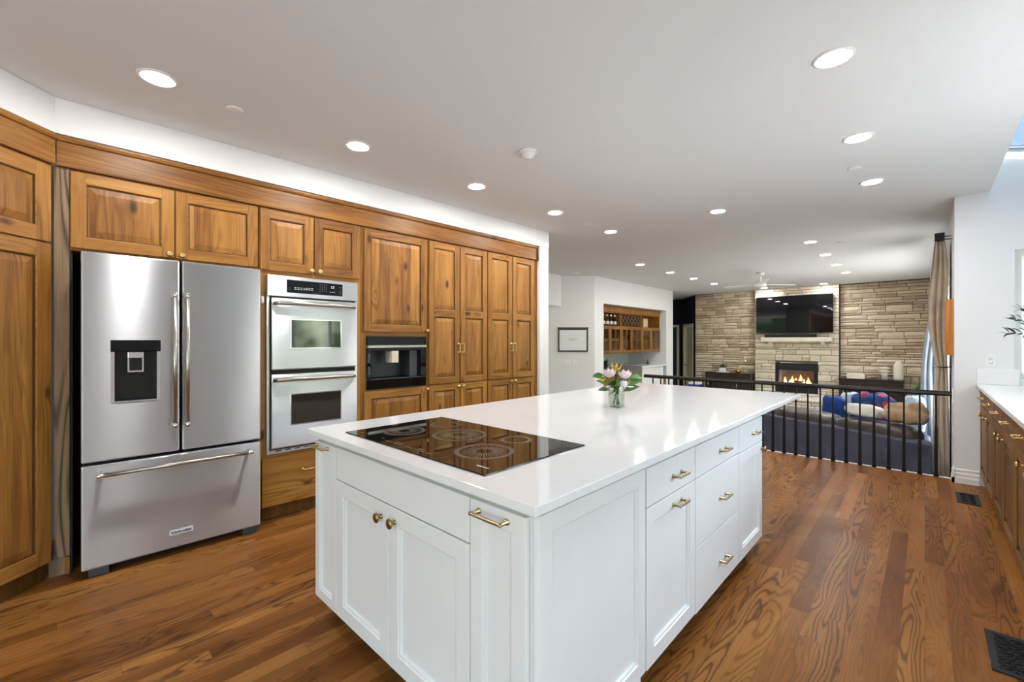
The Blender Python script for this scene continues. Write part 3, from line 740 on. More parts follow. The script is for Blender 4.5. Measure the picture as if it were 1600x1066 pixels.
tag(MB().blob((0, 0, 0), (.012, .015, .030), 'plaster', 16, 10, 0, .7).build('door_stop', None, cw(.957, DOOR_OFF - .0058, 1.655), CROT), 'small white rounded stop fixed between refrigerator and double oven', 'door stop')

# ------------------------------------------------------------------ coffee machine
CX = 1.783
t = thing('coffee_machine', 'built-in black glass coffee machine between wood cabinet doors', 'coffee machine', cw(CX, DOOR_OFF), CROT)
W_ = .612; z0, z1 = .920, 1.392
mb = MB(); mb.box(.018, .594, .0205, .50, .932, 1.380, 'blackp'); o = mb.build('body', t); carve(o, (.036, .535, 0, .22, 1.01, 1.268))
mb = MB(); mb.box(0, W_, -.004, .0198, 1.312, z1, 'blackg', .002); mb.build('control_glass', t)
mb = MB(); mb.box(.004, W_ - .002, -.010, .0198, 1.288, 1.3115, 'steelv', .003); mb.build('metal_strip', t)
mb = MB(); mb.box(0, W_, -.002, .0198, z0, 1.004, 'blackg', .002); mb.build('drip_drawer', t)
mb = MB(); mb.box(.030, .57, -.006, .0198, 1.0045, 1.0115, 'greyp'); mb.build('drip_edge', t)
mb = MB(); mb.box(0, .036, -.002, .0198, 1.012, 1.2875, 'blackg'); mb.box(.545, W_, -.002, .0198, 1.012, 1.2875, 'blackg'); mb.box(.036, .545, -.002, .0198, 1.265, 1.2875, 'blackg'); mb.build('front_frame', t)
mb = MB(); mb.box(.040, .53, .19, .205, 1.013, 1.262, 'greyp'); mb.box(.445, .530, .03, .19, 1.013, 1.262, 'greyp', .004); mb.build('brew_niche', t)
mb = MB(); mb.box(.232, .300, -.018, .10, 1.152, 1.258, 'cream', .004); mb.box(.250, .262, .0, .02, 1.138, 1.152, 'blackp'); mb.box(.272, .284, .0, .02, 1.138, 1.152, 'blackp'); mb.build('spout', t)
for z in (1.05, 1.165): MB().box(.006, .026, -.0035, -.0021, z, z + .075, 'greyp').build('side_mark', t)

# ------------------------------------------------------------------ island
IY = .885; IXR = -.765
def isl(name, label, loc, rotz): return thing(name, label, 'cabinet', loc, rotz, None)
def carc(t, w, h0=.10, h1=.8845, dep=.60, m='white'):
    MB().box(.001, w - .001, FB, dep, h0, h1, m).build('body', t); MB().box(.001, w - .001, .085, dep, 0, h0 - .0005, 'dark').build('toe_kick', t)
t = isl('island_pullout', 'narrow white pull-out cabinet at the left end of the island front', (-2.170, IY, 0), 0); carc(t, .229)
d = shaker(t, .001, .226, .107, .864, fw=.045); pull(d, .085, .738, .115, True, 'champ')
t = isl('island_cooktop_cabinet', 'wide white island cabinet with two shaker doors below the cooktop', (-1.940, IY, 0), 0); carc(t, .920)
slab_front(t, .002, .917, .724, .866, name='false_front')
d = shaker(t, .002, .444, .107, .719); knob(d, .392, .556, 'abrass', .020)
d = shaker(t, .448, .917, .107, .719); knob(d, .042, .560, 'abrass', .020)
t = isl('island_pullout', 'narrow white pull-out cabinet at the right end of the island front', (-1.019, IY, 0), 0); carc(t, .231)
d = shaker(t, .001, .229, .107, .866, fw=.052); pull(d, .100, .730, .118, True, 'champ')
t = isl('island_end_panel', 'large white framed end panel on the near right side of the island', (IXR, .904, 0), PI / 2)
t['category'] = 'panel'
shaker(t, .012, .633, .10, .868, 'panel', .055); MB().box(.0, .635, FB, .0226, .0, .8845, 'white').build('backing', t)
t = isl('island_drawer_cabinet', 'white island cabinet with a drawer over a shaker pull-out door', (IXR, 1.546, 0), PI / 2); carc(t, .484)
d = slab_front(t, .003, .480, .716, .864); pull(d, .278, .070, .085, True, 'champ')
d = shaker(t, .003, .480, .096, .711); pull(d, .278, .570, .085, True, 'champ')
t = isl('island_drawer_stack', 'white island cabinet with three stacked drawers', (IXR, 2.031, 0), PI / 2); carc(t, .648)
for a, b in ((.716, .864), (.396, .711), (.090, .391)):
    d = slab_front(t, .003, .645, a, b); pull(d, .366, {.716: .072, .396: .150, .090: .130}[a], .085, True, 'champ')
t = isl('island_corner_cabinet', 'white island cabinet with small drawer and door at the far right end', (IXR, 2.680, 0), PI / 2); carc(t, .484)
d = slab_front(t, .003, .480, .710, .864); pull(d, .292, .078, .085, True, 'champ')
d = shaker(t, .003, .480, .088, .705); knob(d, .455, .572, 'abrass', .018)
t = isl('island_back_cabinet', 'white island cabinet body behind the pull-outs, facing the wood cabinets', (-2.168, 3.160, 0), -PI / 2)
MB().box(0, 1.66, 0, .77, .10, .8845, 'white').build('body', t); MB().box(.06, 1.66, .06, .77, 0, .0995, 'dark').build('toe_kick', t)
tag(MB().box(-2.238, -.740, .870, 4.214, .885, .915, 'quartz', .003).build('island_worktop'), 'long white quartz island worktop with cooktop and flower vase', 'worktop')
# cooktop
CT = thing('induction_cooktop', 'black glass cooktop set in the near end of the white island worktop', 'cooktop', (-1.990, .951, .9152))
MB().box(0, .967, 0, .567, 0, .005, 'cook', .002).build('glass_plate', CT)
def ring(name, cx, cy, r, dash, inner=None):
    mb = MB(); n = 56
    for k in range(n):
        a0, a1 = 2 * PI * k / n, 2 * PI * (k + 1) / n
        q = [(r * math.cos(a0), r * math.sin(a0)), (r * math.cos(a1), r * math.sin(a1)), ((r - .020) * math.cos(a1), (r - .020) * math.sin(a1)), ((r - .020) * math.cos(a0), (r - .020) * math.sin(a0))]
        mb.face([mb.bm.verts.new((cx + x, cy + y, .0054)) for x, y in q], 'mark')
    for k in range(dash):
        a = 2 * PI * k / dash; u = Vector((math.cos(a), math.sin(a))); p = Vector((-u.y, u.x)) * .0011
        r0, r1 = r * .28, r * .66 + .012 * (k % 2)
        mb.face([mb.bm.verts.new((cx + v.x, cy + v.y, .0055)) for v in (u * r0 - p, u * r1 - p, u * r1 + p, u * r0 + p)], 'ray')
    return mb.build(name, CT, fix=False)
ring('burner_ring', .745, .205, .118, 40); ring('burner_ring', .700, .435, .072, 0); ring('burner_ring', .445, .330, .125, 40); ring('burner_ring', .185, .205, .100, 36); ring('burner_ring', .205, .435, .080, 0)
for x, y, w in ((.30, .035, .05), (.36, .035, .06), (.36, .052, .05), (.45, .035, .05), (.52, .035, .06), (.52, .052, .04), (.60, .035, .03), (.245, .05, .02), (.03, .045, .02), (.065, .045, .02)):
    MB().box(0, w, 0, .004, .0051, .0056, 'ray').build('touch_key', CT, (x, y, 0))
MB().box(.865, .925, .055, .060, .0051, .0056, 'ltmark').build('maker_mark', CT)

# ------------------------------------------------------------------ right-hand counter run
RX = .372; CH = .950
def rrun(y1, y0, label, knobs):
    w = y1 - y0
    t = thing('base_cabinet', label, 'cabinet', (RX, y1, 0), -PI / 2, 'brown base cabinets along the window counter')
    MB().box(.001, w - .001, FB, .88, .10, CH - .0305, 'waln').build('body', t); MB().box(.001, w - .001, .07, .86, 0, .0995, 'walg').build('toe_kick', t)
    for k in (0, 1):
        a, b = (.004, w / 2 - .003) if k == 0 else (w / 2 + .003, w - .004)
        d = MB().box(0, b - a, 0, .02, 0, .142, 'walnx', .003).build('drawer', t, (a, 0, .768)); pull(d, (b - a) / 2, .070, .09, True, 'brass')
        d = raised_door(t, a, b, .108, .760, ms=NSET, fw=.065); knob(d, knobs[k] * (b - a), .590, 'brass')
rrun(5.930, 4.870, 'brown wood base cabinet beside the end wall, below the outlet', (.55, .08))
rrun(4.868, 3.800, 'brown wood base cabinet in the middle of the window counter, near the far floor vent', (.70, .08))
rrun(3.798, 2.730, 'brown wood base cabinet at the right edge, nearest the camera', (.6, .08))
tag(MB().box(.346, 1.298, 2.6, 5.938, CH - .030, CH, 'quartz', .003).build('counter_worktop'), 'white quartz worktop on the brown base cabinets under the window', 'worktop')
tag(MB().box(.350, .612, 5.920, 5.9395, CH + .0005, 1.092, 'quartz', .002).build('backsplash'), 'short white backsplash upstand below the wall outlet', 'backsplash')
t = thing('wall_outlet', 'white double power outlet on the end wall above the backsplash', 'outlet', (.440, YE - .0005, 1.172))
MB().box(-.036, .036, -.005, 0, -.058, .058, 'plaster', .002).build('cover_plate', t)
for z in (.021, -.021):
    s_ = MB().lathe([(.0165, -.0052), (.016, -.0075), (0, -.0075)], 'plaster', (0, 0, 0), 'y', 18).build('socket', t, (0, 0, z))
    MB().box(-.0075, -.0055, -.0082, -.0074, 0, .008, 'dark').box(.0055, .0075, -.0082, -.0074, 0, .008, 'dark').box(-.002, .002, -.0082, -.0074, -.010, -.006, 'dark').build('slots', s_)
# floor vents
def vent(x0, x1, y0, y1, label):
    t = thing('floor_vent', label, 'floor vent', (x0, y0, 0), 0, None); w, h = x1 - x0, y1 - y0; b = .025
    mb = MB(); mb.box(0, w, 0, b, 0, .006, 'iron', .001); mb.box(0, w, h - b, h, 0, .006, 'iron', .001); mb.box(0, b, b, h - b, 0, .006, 'iron', .001); mb.box(w - b, w, b, h - b, 0, .006, 'iron', .001); mb.build('frame', t)
    MB().box(b, w - b, b, h - b, .0003, .0009, 'dark').build('duct_shade', t)  # flat near-black sheet stands in for the shade under the grille
    mb = MB(); n = max(3, int((h - 2 * b) / .045)); cx = w / 2; st = (h - 2 * b) / n
    for k in range(n):
        for j in (-1, 1):
            cy = b + st * (k + .5); px = cx + j * (w - 2 * b) / 4; r = min(st, (w - 2 * b) / 2) * .48
            mb.tube([(px + r * math.cos(a * PI / 6), cy + r * math.sin(a * PI / 6), .004) for a in range(13)], .0028, 'iron', 6)
            mb.tube([(px - r, cy - r, .004), (px + r, cy + r, .004)], .0022, 'iron', 6); mb.tube([(px - r, cy + r, .004), (px + r, cy - r, .004)], .0022, 'iron', 6)
    mb.build('scroll_grille', t)
vent(.196, .336, 5.20, 5.55, 'black scrolled floor vent in front of the white baseboard')
vent(.200, .345, 2.65, 3.00, 'black scrolled floor vent at the lower right corner, nearest the camera')

# ------------------------------------------------------------------ railing at the floor edge
t = thing('balcony_railing', 'black iron railing with dark handrail along the floor edge behind the island', 'railing', (0, 6.045, .0045))
mb = MB(); mb.prism([(-.030, .806), (.030, .806), (.033, .822), (.027, .842), (.012, .852), (-.012, .852), (-.027, .842), (-.033, .822)], -3.02, .190, 'railw', 'x'); mb.build('handrail', t)
MB().box(.190, .2045, -.045, .045, .74, .88, 'trimw', .003).build('end_plate', t)
mb = MB(); mb.box(-.0075, .0075, -.0075, .0075, .52, .806, 'iron'); mb.prism([(-.0075, -.0075), (.0075, -.0075), (.0075, .0075), (-.0075, .0075)], .50, .53, 'iron')
vs = []
for z, r in ((.52, .0075), (.47, .012), (.10, .0135), (.03, .0135)):
    vs.append([mb.bm.verts.new((x * r, y * r, z)) for x, y in ((-1, -1), (1, -1), (1, 1), (-1, 1))])
for a, b in zip(vs, vs[1:]):
    for k in range(4): mb.face([a[k], a[(k + 1) % 4], b[(k + 1) % 4], b[k]], 'iron')
mb.box(-.019, .019, -.019, .019, 0, .032, 'iron', .003)
b0 = mb.build('baluster', t, (-2.890, 0, 0))
for k in range(1, 26):
    b = b0.copy(); COL.objects.link(b); b.parent = t; b.location = (-2.890 + .1188 * k, 0, 0)

# ------------------------------------------------------------------ flower vase on the island
VX, VY, VZ = -1.470, 2.545, .9155
t = thing('glass_vase', 'clear glass jar vase holding flowers on the island worktop', 'vase', (VX, VY, VZ))
MB().lathe([(.0, .004), (.046, .004), (.051, .012), (.0525, .03), (.0525, .125), (.047, .140), (.044, .148), (.046, .150), (.046, .162), (.0435, .162), (.0420, .148), (.045, .138), (.0495, .122), (.0495, .014), (.0, .009)], 'jar', seg=32, cap=False).build('jar', t)
MB().lathe([(0, .010), (.0485, .0145), (.0490, .105), (0, .106)], 'water', seg=32, cap=False).build('water', t)
def flower(name, label, cat, head, base, build, group=None):
    t = thing(name, label, cat, (VX, VY, VZ)); h = Vector(head); b = Vector(base)
    mid = Vector((b.x * -.15 + h.x * .22, b.y * -.15 + h.y * .22, .150))
    MB().tube([b, mid, h * .8 + mid * .2, h], [.0042, .0040, .0030, .002], 'stem', 8).build('stem', t)
    build(t, h); return t
def rose_head(m, r):
    def f(t, h):
        mb = MB(); mb.blob((h.x, h.y, h.z), (r * .42, r * .42, r * .55), m, 10, 8, .05)
        for layer, (n, rr, up, w) in enumerate(((5, .55, .75, .75), (7, .85, .55, .85), (8, 1.1, .15, .9))):
            for k in range(n):
                a = 2 * PI * (k + .5 * layer) / n + random.uniform(-.15, .15)
                bs = h + Vector((math.cos(a) * r * .2, math.sin(a) * r * .2, -r * .55)); tp = h + Vector((math.cos(a) * r * rr, math.sin(a) * r * rr, r * up))
                mb.leaf(bs, tp, r * w * 1.25, m, 5, -.22 if layer < 2 else .12)
        mb.build('blossom', t, fix=False)
    return f
def lily_head(m, r, n=6, up=.6):
    def f(t, h):
        mb = MB()
        for k in range(n):
            a = 2 * PI * k / n + random.uniform(-.1, .1)
            mb.leaf(h - Vector((0, 0, r * .5)), h + Vector((math.cos(a) * r, math.sin(a) * r, r * up)), r * .60, m, 5, -.15, random.uniform(-.8, .8))
        for k in range(4): mb.tube([h - Vector((0, 0, r * .3)), h + Vector((random.uniform(-.3, .3) * r, random.uniform(-.3, .3) * r, r * .6))], .0012, 'gold', 5)
        mb.build('blossom', t, fix=False)
    return f
def leafy(m, n, L, w):
    def f(t, h):
        mb = MB()
        for k in range(n):
            a = random.uniform(-.6, .6) + math.atan2(h.y, h.x); s = h * (.55 + .45 * k / max(1, n - 1))
            mb.leaf(s, s + Vector((math.cos(a) * L, math.sin(a) * L, random.uniform(-.15, .35) * L)), w, m, 6, .10, random.uniform(.6, 1.2))
        mb.build('leaves', t, fix=False)
    return f
RV = Vector((math.cos(R(43.5)), math.sin(R(43.5)), 0)); FV = Vector((-RV.y, RV.x, 0))   # across and away from the room's viewpoint side
def V(r, f, z): return RV * r + FV * f + Vector((0, 0, z))
flower('rose', 'pale pink rose, left one of the two large blooms in the glass jar', 'flower', V(-.050, -.02, .222), V(.02, .01, .015), rose_head('pink', .046))
flower('rose', 'pale pink rose, right one of the two large blooms in the glass jar', 'flower', V(.052, -.01, .212), V(-.02, .01, .015), rose_head('pink', .048))
flower('rose', 'small white blossom hanging low over the rim of the glass jar', 'flower', V(.035, -.050, .158), V(-.02, -.01, .02), rose_head('wpetal', .030))
flower('lily', 'yellow lily standing between the two pink roses in the jar', 'flower', V(.005, .02, .252), V(0, -.02, .015), lily_head('yellow', .040, 6, .9))
flower('lily', 'small yellow blossom at the left side of the bouquet', 'flower', V(-.090, .01, .180), V(.02, .0, .02), lily_head('yellow', .022))
flower('lily', 'pale open lily with one petal drooping right of the jar rim', 'flower', V(.072, -.045, .160), V(.0, .0, .02), lily_head('wpetal', .036, 5, -.5))
flower('leaf_sprig', 'green leaf sprig reaching out right of the pink roses', 'foliage', V(.095, .01, .190), V(-.02, .0, .02), leafy('leaf', 3, .100, .052))
flower('leaf_sprig', 'green leaf sprig reaching out left of the pink roses', 'foliage', V(-.085, .0, .210), V(.02, .02, .02), leafy('leaf', 4, .075, .036))
flower('leaf_sprig', 'broad green leaves under the blooms at the front of the jar', 'foliage', V(-.020, -.055, .165), V(.01, .02, .02), leafy('leaf', 6, .080, .060))
flower('leaf_sprig', 'slim pale green buds rising above the bouquet', 'foliage', V(-.005, .03, .300), V(.01, -.02, .02), leafy('stem', 4, .035, .012))

# ------------------------------------------------------------------ hall wall fittings
def on_hall(x, z): return (HX + x * math.cos(ha), HY + x * math.sin(ha), z)
t = thing('whiteboard', 'white writing board in a dark wood frame on the angled hall wall', 'whiteboard', on_hall(-.770, 1.125), ha)
mb = MB(); w, h, b = .627, .485, .028
mb.box(0, w, -.024, -.0005, 0, b, 'mahog', .002); mb.box(0, w, -.024, -.0005, h - b, h, 'mahog', .002); mb.box(0, b, -.024, -.0005, b, h - b, 'mahog', .002); mb.box(w - b, w, -.024, -.0005, b, h - b, 'mahog', .002); mb.build('frame', t)
MB().box(-.008, w + .012, -.030, -.001, h + .0005, h + .028, 'mahog', .003).build('top_rail', t)
bd = MB().box(b, w - b, -.012, -.001, b, h - b, 'board').build('panel', t)
mb = MB()
for k, (x, z, l) in enumerate(((.22, .27, .05), (.29, .275, .07), (.38, .268, .03), (.24, .245, .11), (.20, .25, .02))): mb.box(x, x + l, -.0125, -.0119, z, z + .005, 'greyp')
mb.build('pen_marks', bd)
for a, n, lab in ((-.660, 3, 'white triple light switch plate below the whiteboard, left of two'), (-.472, 2, 'white double light switch plate below the whiteboard, right of two')):
    t = thing('light_switch', lab, 'light switch', on_hall(a, .825), ha); w = .052 * n
    MB().box(0, w, -.006, -.0005, 0, .122, 'plaster', .002).build('cover_plate', t)
    for k in range(n): MB().prism([(-.0065, .026), (-.0120, .028), (-.0075, .094), (-.0065, .096)], .012 + k * .050, .042 + k * .050, 'plaster', 'x').build('rocker', t)

# ------------------------------------------------------------------ bar niche
BX = -5.24; DP = .33
Y0, Y1 = 8.232, 11.365; ys = [8.245, 9.275, 10.302, 11.352]
t = thing('bar_cabinet', 'brown wood bar wall cabinet with glass doors, lattice and open shelves', 'cabinet', (BX, Y0, 0), PI / 2)   # x = along +Y, y = into the wall
L_ = Y1 - Y0; mb = MB()
mb.box(0, L_, DP - .02, DP, 1.060, 2.02, 'wbar'); mb.box(0, L_, .003, DP - .02, 1.060, 1.082, 'wbar'); mb.box(0, L_, .003, DP - .02, 1.678, 1.700, 'wbar'); mb.box(0, L_, .003, DP - .02, 2.0, 2.02, 'wbar')
for k, y in enumerate(ys):
    x = y - Y0; mb.box(max(0, x - .02), min(L_, x + .02), .002, DP - .02, 1.082, 2.0, 'wbar')
mb.box(.02, L_ - .02, .05, DP - .02, 1.372, 1.386, 'wbar')
mb.box(ys[1] - Y0 + .02, ys[2] - Y0 - .02, .06, .07, 1.70, 2.0, 'dark')
mb.build('body', t)
MB().prism([(.2, 2.021), (0, 2.021), (-.012, 2.035), (-.012, 2.13), (-.03, 2.145), (-.03, 2.162), (.2, 2.162)], 0, L_, 'wbar', 'x').build('cornice', t)
for k in range(3):
    a, b = ys[k] - Y0 + .004, ys[k + 1] - Y0 - .004; m_ = (a + b) / 2
    for p, q in ((a, m_ - .003), (m_ + .003, b)):
        w, h, f = q - p, .605, .055; mb = MB()
        mb.box(0, f, -.02, 0, 0, h, 'wbar'); mb.box(w - f, w, -.02, 0, 0, h, 'wbar'); mb.box(f, w - f, -.02, 0, 0, f, 'wbar'); mb.box(f, w - f, -.02, 0, h - f, h, 'wbar'); mb.box(w / 2 - .009, w / 2 + .009, -.016, -.004, f, h - f, 'wbar')
        d = mb.build('door', t, (p, 0, 1.072)); MB().box(f, w - f, -.009, -.006, f, h - f, 'glass').build('glass_pane', d)
mb = MB(); x0, x1 = ys[1] - Y0 + .022, ys[2] - Y0 - .022; zz0, zz1 = 1.702, 1.998; st = .165
for sgn in (1, -1):
    k = -3
    while x0 + k * st < x1 + .3:
        xa = x0 + k * st; pa, pb = (xa, zz0), (xa + (zz1 - zz0), zz1)
        if sgn < 0: pa, pb = (xa + (zz1 - zz0), zz0), (xa, zz1)
        # clip to the bay
        def clip(p, q):
            (ax, az), (bx, bz) = p, q; out = []
            for (ux, uz), (vx, vz) in (((ax, az), (bx, bz)), ((bx, bz), (ax, az))):
                if ux < x0: f_ = (x0 - ux) / (vx - ux); uz += f_ * (vz - uz); ux = x0
                if ux > x1: f_ = (x1 - ux) / (vx - ux); uz += f_ * (vz - uz); ux = x1
                out.append((ux, uz))
            return out
        if max(pa[0], pb[0]) > x0 + .03 and min(pa[0], pb[0]) < x1 - .03:
            c = clip(pa, pb); mb.cyl((c[0][0], .02 + (sgn < 0) * .014, c[0][1]), (c[1][0], .02 + (sgn < 0) * .014, c[1][1]), .0075, 'wz', 6)
        k += 1
mb.build('wine_lattice', t)
def bar_pt(px, X):  # point on the vertical plane at X along the bar wall seen at a picture column; used only to lay out the shelf
    a = math.atan((px - 800) / 680) - R(43.5); return -X / math.tan(-a) if a else 0
bt = thing('spirit_bottle', 'dark bottle with white cap in the row on the open bar shelf', 'bottle', (-5.33, 8.63, 1.7002), 0, 'bottles on the bar shelf')
MB().lathe([(0, 0), (.042, 0), (.044, .01), (.044, .135), (.036, .165), (.016, .19), (.015, .225), (0, .226)], 'bottle', seg=18).build('glass_body', bt)
MB().lathe([(.0445, .04), (.0445, .11), (.0443, .111)], 'cwhite', seg=18, cap=False).build('label_band', bt)
MB().lathe([(.019, .222), (.024, .228), (.024, .262), (.018, .268), (0, .268)], 'cwhite', seg=16).build('cap', bt)
for y in (8.80, 8.97, 9.14): dup(bt, (-5.33, y, 1.7002))
tag(MB().box(-.012, .012, 0, .24, 0, .235, 'paper', .002).build('gift_box', None, (-5.33, 10.58, 1.7002)), 'pale printed box standing on the right open bar shelf', 'box')
g0 = thing('drinking_glass', 'clear drinking glass on the shelves behind the bar cabinet doors', 'glass', (-5.36, 8.55, 1.3864), 0, 'glasses in the bar cabinet')
MB().lathe([(0, .003), (.030, .003), (.033, .006), (.038, .11), (.036, .11), (.031, .010), (0, .010)], 'jar', seg=16, cap=False).build('bowl', g0)
MB().lathe([(.0, 0), (.031, 0), (.031, .0025), (0, .0025)], 'jar', seg=16, cap=False).build('foot', g0)
n_ = 0
for z in (1.3864, 1.0824):
    for k in range(3):
        for j in range(5):
            y = ys[k] + .12 + j * .195
            if (z, k, j) == (1.3864, 0, 0): g0.location = (-5.36, y, z); continue
            dup(g0, (-5.36 - .03 * ((j * 7 + k) % 3), y, z))
# counter peninsula and low cabinet inside the niche
t = thing('bar_counter', 'white bar counter with pale worktop standing out of the wall niche', 'counter', (0, 0, FAM))
top = .73 - FAM
MB().prism([(-5.03, 9.93), (-5.03, 11.36), (-6.19, 11.36), (-6.19, 10.75)], top - .04, top, 'quartz').build('worktop', t)
MB().prism([(-5.06, 10.00), (-5.06, 11.18), (-6.18, 11.18), (-6.18, 10.80)], 0, top - .041, 'white').build('body', t)
MB().box(-6.1, -5.065, 11.185, 11.35, 0, top - .30, 'wbar').build('wood_side', t)
t = thing('low_bar_cabinet', 'low brown wood cabinet in the left part of the bar niche', 'cabinet', (-5.62, 8.26, FAM), PI / 2)
MB().box(0, 1.62, .021, .55, 0, .80, 'wbar').build('body', t); MB().box(0, 1.62, -.01, .56, .8005, .83, 'wbar', .003).build('top', t)
for k in range(3): raised_door(t, .01 + k * .535, .535 + k * .535, .06, .79, ms=('wbar', 'wbar', 'wbar', 'wglaze'))
def potted(name, label, loc, pot, n, L, w, m='leaf', spread=1.0, potm='cream', rise=1.0):
    t = thing(name, label, 'plant', loc)
    MB().lathe([(0, 0), (pot * .7, 0), (pot, pot * 1.5), (pot * .9, pot * 1.5), (pot * .85, pot * 1.35), (0, pot * 1.35)], potm, seg=20, cap=False).build('pot', t)
    mb = MB()
    for k in range(n):
        a = random.uniform(0, 2 * PI); q = random.uniform(.25, 1) * spread; l = L * random.uniform(.6, 1)
        b = Vector((math.cos(a) * pot * .3, math.sin(a) * pot * .3, pot * 1.36)); mb.leaf(b, b + Vector((math.cos(a) * l * q, math.sin(a) * l * q, l * rise * (1.15 - .6 * q))), w, m, 5, .2)
    mb.build('leaves', t, fix=False); return t
potted('potted_fern', 'dark green leafy plant in the left part of the bar niche', (-5.76, 9.42, FAM + .8302), .08, 46, .40, .045, 'olive', .6)
t = thing('bar_faucet', 'small chrome tap standing on the bar counter by the niche wall', 'tap', (-5.50, 11.16, .7302))
MB().lathe([(.024, 0), (.024, .012), (.012, .02), (.011, .10), (0, .10)], 'chrome').build('base', t); MB().tube([(0, 0, .095), (0, 0, .15), (.02, -.03, .18), (.05, -.08, .175), (.055, -.09, .155)], .008, 'chrome').build('spout', t)
tag(MB().lathe([(0, 0), (.030, 0), (.032, .01), (.032, .07), (.012, .10), (.012, .13), (0, .13)], 'bottle').build('soap_bottle', None, (-5.42, 11.02, .7302)), 'small dark bottle beside the tap on the bar counter', 'bottle')
t = thing('storage_bin', 'blue storage bin with white top seen behind the railing near the far door', 'bin', (-4.62, 12.35, FAM))
MB().prism([(-.16, -.26), (.16, -.26), (.16, .10), (-.16, .10)], 0, .53, 'bluebox', bev=.015).build('body', t); MB().box(-.15, .15, -.24, .09, .5305, .59, 'cwhite', .02).build('cover', t)

# ------------------------------------------------------------------ fireplace, television
t = thing('gas_fireplace', 'black framed gas fireplace with burning logs in the pale stone chimney', 'fireplace', (0, 13.07, 0))
mb = MB(); a, b, c, d = FX0 + .004, FX1 - .004, FZ0 + .004, FZ1 - .004
mb.box(a, b, -.02, .05, d - .05, d, 'iron'); mb.box(a, b, -.02, .05, c, c + .17, 'iron'); mb.box(a, a + .07, -.02, .05, c + .17, d - .05, 'iron'); mb.box(b - .07, b, -.02, .05, c + .17, d - .05, 'iron'); mb.build('surround', t)
mb = MB(); mb.prism([(-.035, d - .19), (-.02, d - .06), (.02, d - .06), (.02, d - .19)], a + .07, b - .07, 'iron', 'x'); mb.build('hood', t)
mb = MB(); mb.box(a + .07, b - .07, .40, .44, c + .17, d - .051, 'fbrick'); mb.box(a + .05, a + .069, .055, .44, c + .17, d - .051, 'fbrick'); mb.box(b - .069, b - .05, .055, .44, c + .17, d - .051, 'fbrick'); mb.box(a + .07, b - .07, .055, .40, c + .15, c + .169, 'blackp'); mb.build('firebox', t)
MB().box(a + .07, b - .07, .030, .034, c + .171, d - .192, 'glass').build('glass_front', t)
MB().blob((-2.39, 13.07 - 13.07 + .22, c + .185), (.26, .10, .015), 'ember', 14, 6, .08).build('ember_bed', t)
for k, (x0, x1, y0, y1, z) in enumerate(((-2.68, -2.12, .16, .20, .235), (-2.62, -2.3, .30, .14, .29), (-2.45, -2.10, .14, .30, .29), (-2.60, -2.2, .27, .25, .25))):
    MB().tube([(x0, y0, z), ((x0 + x1) / 2, (y0 + y1) / 2, z + .01), (x1, y1, z)], [.032, .037, .030], 'log', 10).build('log', t)
for k, (x, h, r) in enumerate(((-2.66, .17, .035), (-2.57, .11, .03), (-2.50, .20, .035), (-2.41, .15, .04), (-2.34, .24, .045), (-2.27, .13, .035), (-2.18, .18, .035), (-2.12, .09, .03))):
    lean = random.uniform(-.03, .03)
    MB().tube([(0, 0, 0), (lean * .3, 0, h * .3), (lean, .01, h * .65), (lean * .6, 0, h)], [r * .8, r, r * .55, .002], 'fire', 8).build('flame', t, (x, .19 + .02 * (k % 2), .245))
t = thing('mantel_shelf', 'pale stone mantel shelf under the television', 'mantel', (0, 0, 0))
MB().box(-3.15, -1.617, 12.86, 13.038, 1.335, 1.440, 'cream', .008).build('slab', t)
for x in (-2.95, -1.82): MB().box(x - .04, x + .04, 12.95, 13.038, 1.262, 1.3345, 'cream', .006).build('bracket', t)
t = thing('hearth', 'raised stone hearth with a pale slab top below the fireplace', 'hearth', (0, 0, FAM))
mb = stone_wall(-3.30, -1.53, 0, .27, 12.60, 'stoneB'); mb.box(-3.30, -1.53, 12.72, 13.03, 0, .27, 'mortar'); mb.build('stone_base', t)
MB().box(-3.34, -1.50, 12.53, 13.032, .2705, .345, 'cream', .01).build('slab', t)
t = thing('television', 'large black flat screen television mounted on the pale stone chimney', 'television', (-2.447, 13.0, 0))
MB().box(-.838, .838, -.03, .005, 1.553, 2.512, 'blackp', .006).build('casing', t); MB().box(-.826, .826, -.0325, -.0302, 1.568, 2.500, 'blackg').build('screen', t)
MB().box(-.25, .25, .0055, .045, 1.85, 2.25, 'iron').build('wall_mount', t)
tag(MB().box(-3.06, -1.93, 12.90, 12.985, 1.4405, 1.522, 'blackp', .012).build('soundbar'), 'long black soundbar standing on the mantel shelf', 'soundbar')
def media(name, label, x0, x1):
    t = thing(name, label, 'cabinet', (x0, 12.76, FAM)); w = x1 - x0; h = .856
    MB().box(0, w, .002, .38, .08, h - .045, 'esp', .004).build('body', t); MB().box(-.01, w + .01, -.015, .385, h - .044, h, 'esp', .004).build('top', t)
    for k in range(3):
        a = .02 + k * (w - .04) / 3; d = MB().box(.003, (w - .04) / 3 - .003, -.018, .0015, .11, h - .07, 'esp', .003).build('door', t, (a, 0, 0))
        MB().cyl((.06, -.03, .45), (.06, -.03, .57), .006, 'chrome', 8).cyl((.06, -.019, .46), (.06, -.03, .46), .004, 'chrome', 6).cyl((.06, -.019, .56), (.06, -.03, .56), .004, 'chrome', 6).build('handle', d)
    for x in (.03, w - .08):
        for y in (.03, .31): MB().box(x, x + .05, y, y + .05, 0, .0795, 'esp').build('foot', t)
    return t
media('media_cabinet', 'dark espresso low cabinet left of the stone fireplace', -4.53, -3.37)
media('media_cabinet', 'dark espresso low cabinet right of the stone fireplace', -1.47, -.34)
MZ = FAM + .8562
t = thing('potted_topiary', 'small clipped green plant in a white square pot on the left media cabinet', 'plant', (-4.12, 12.93, MZ))
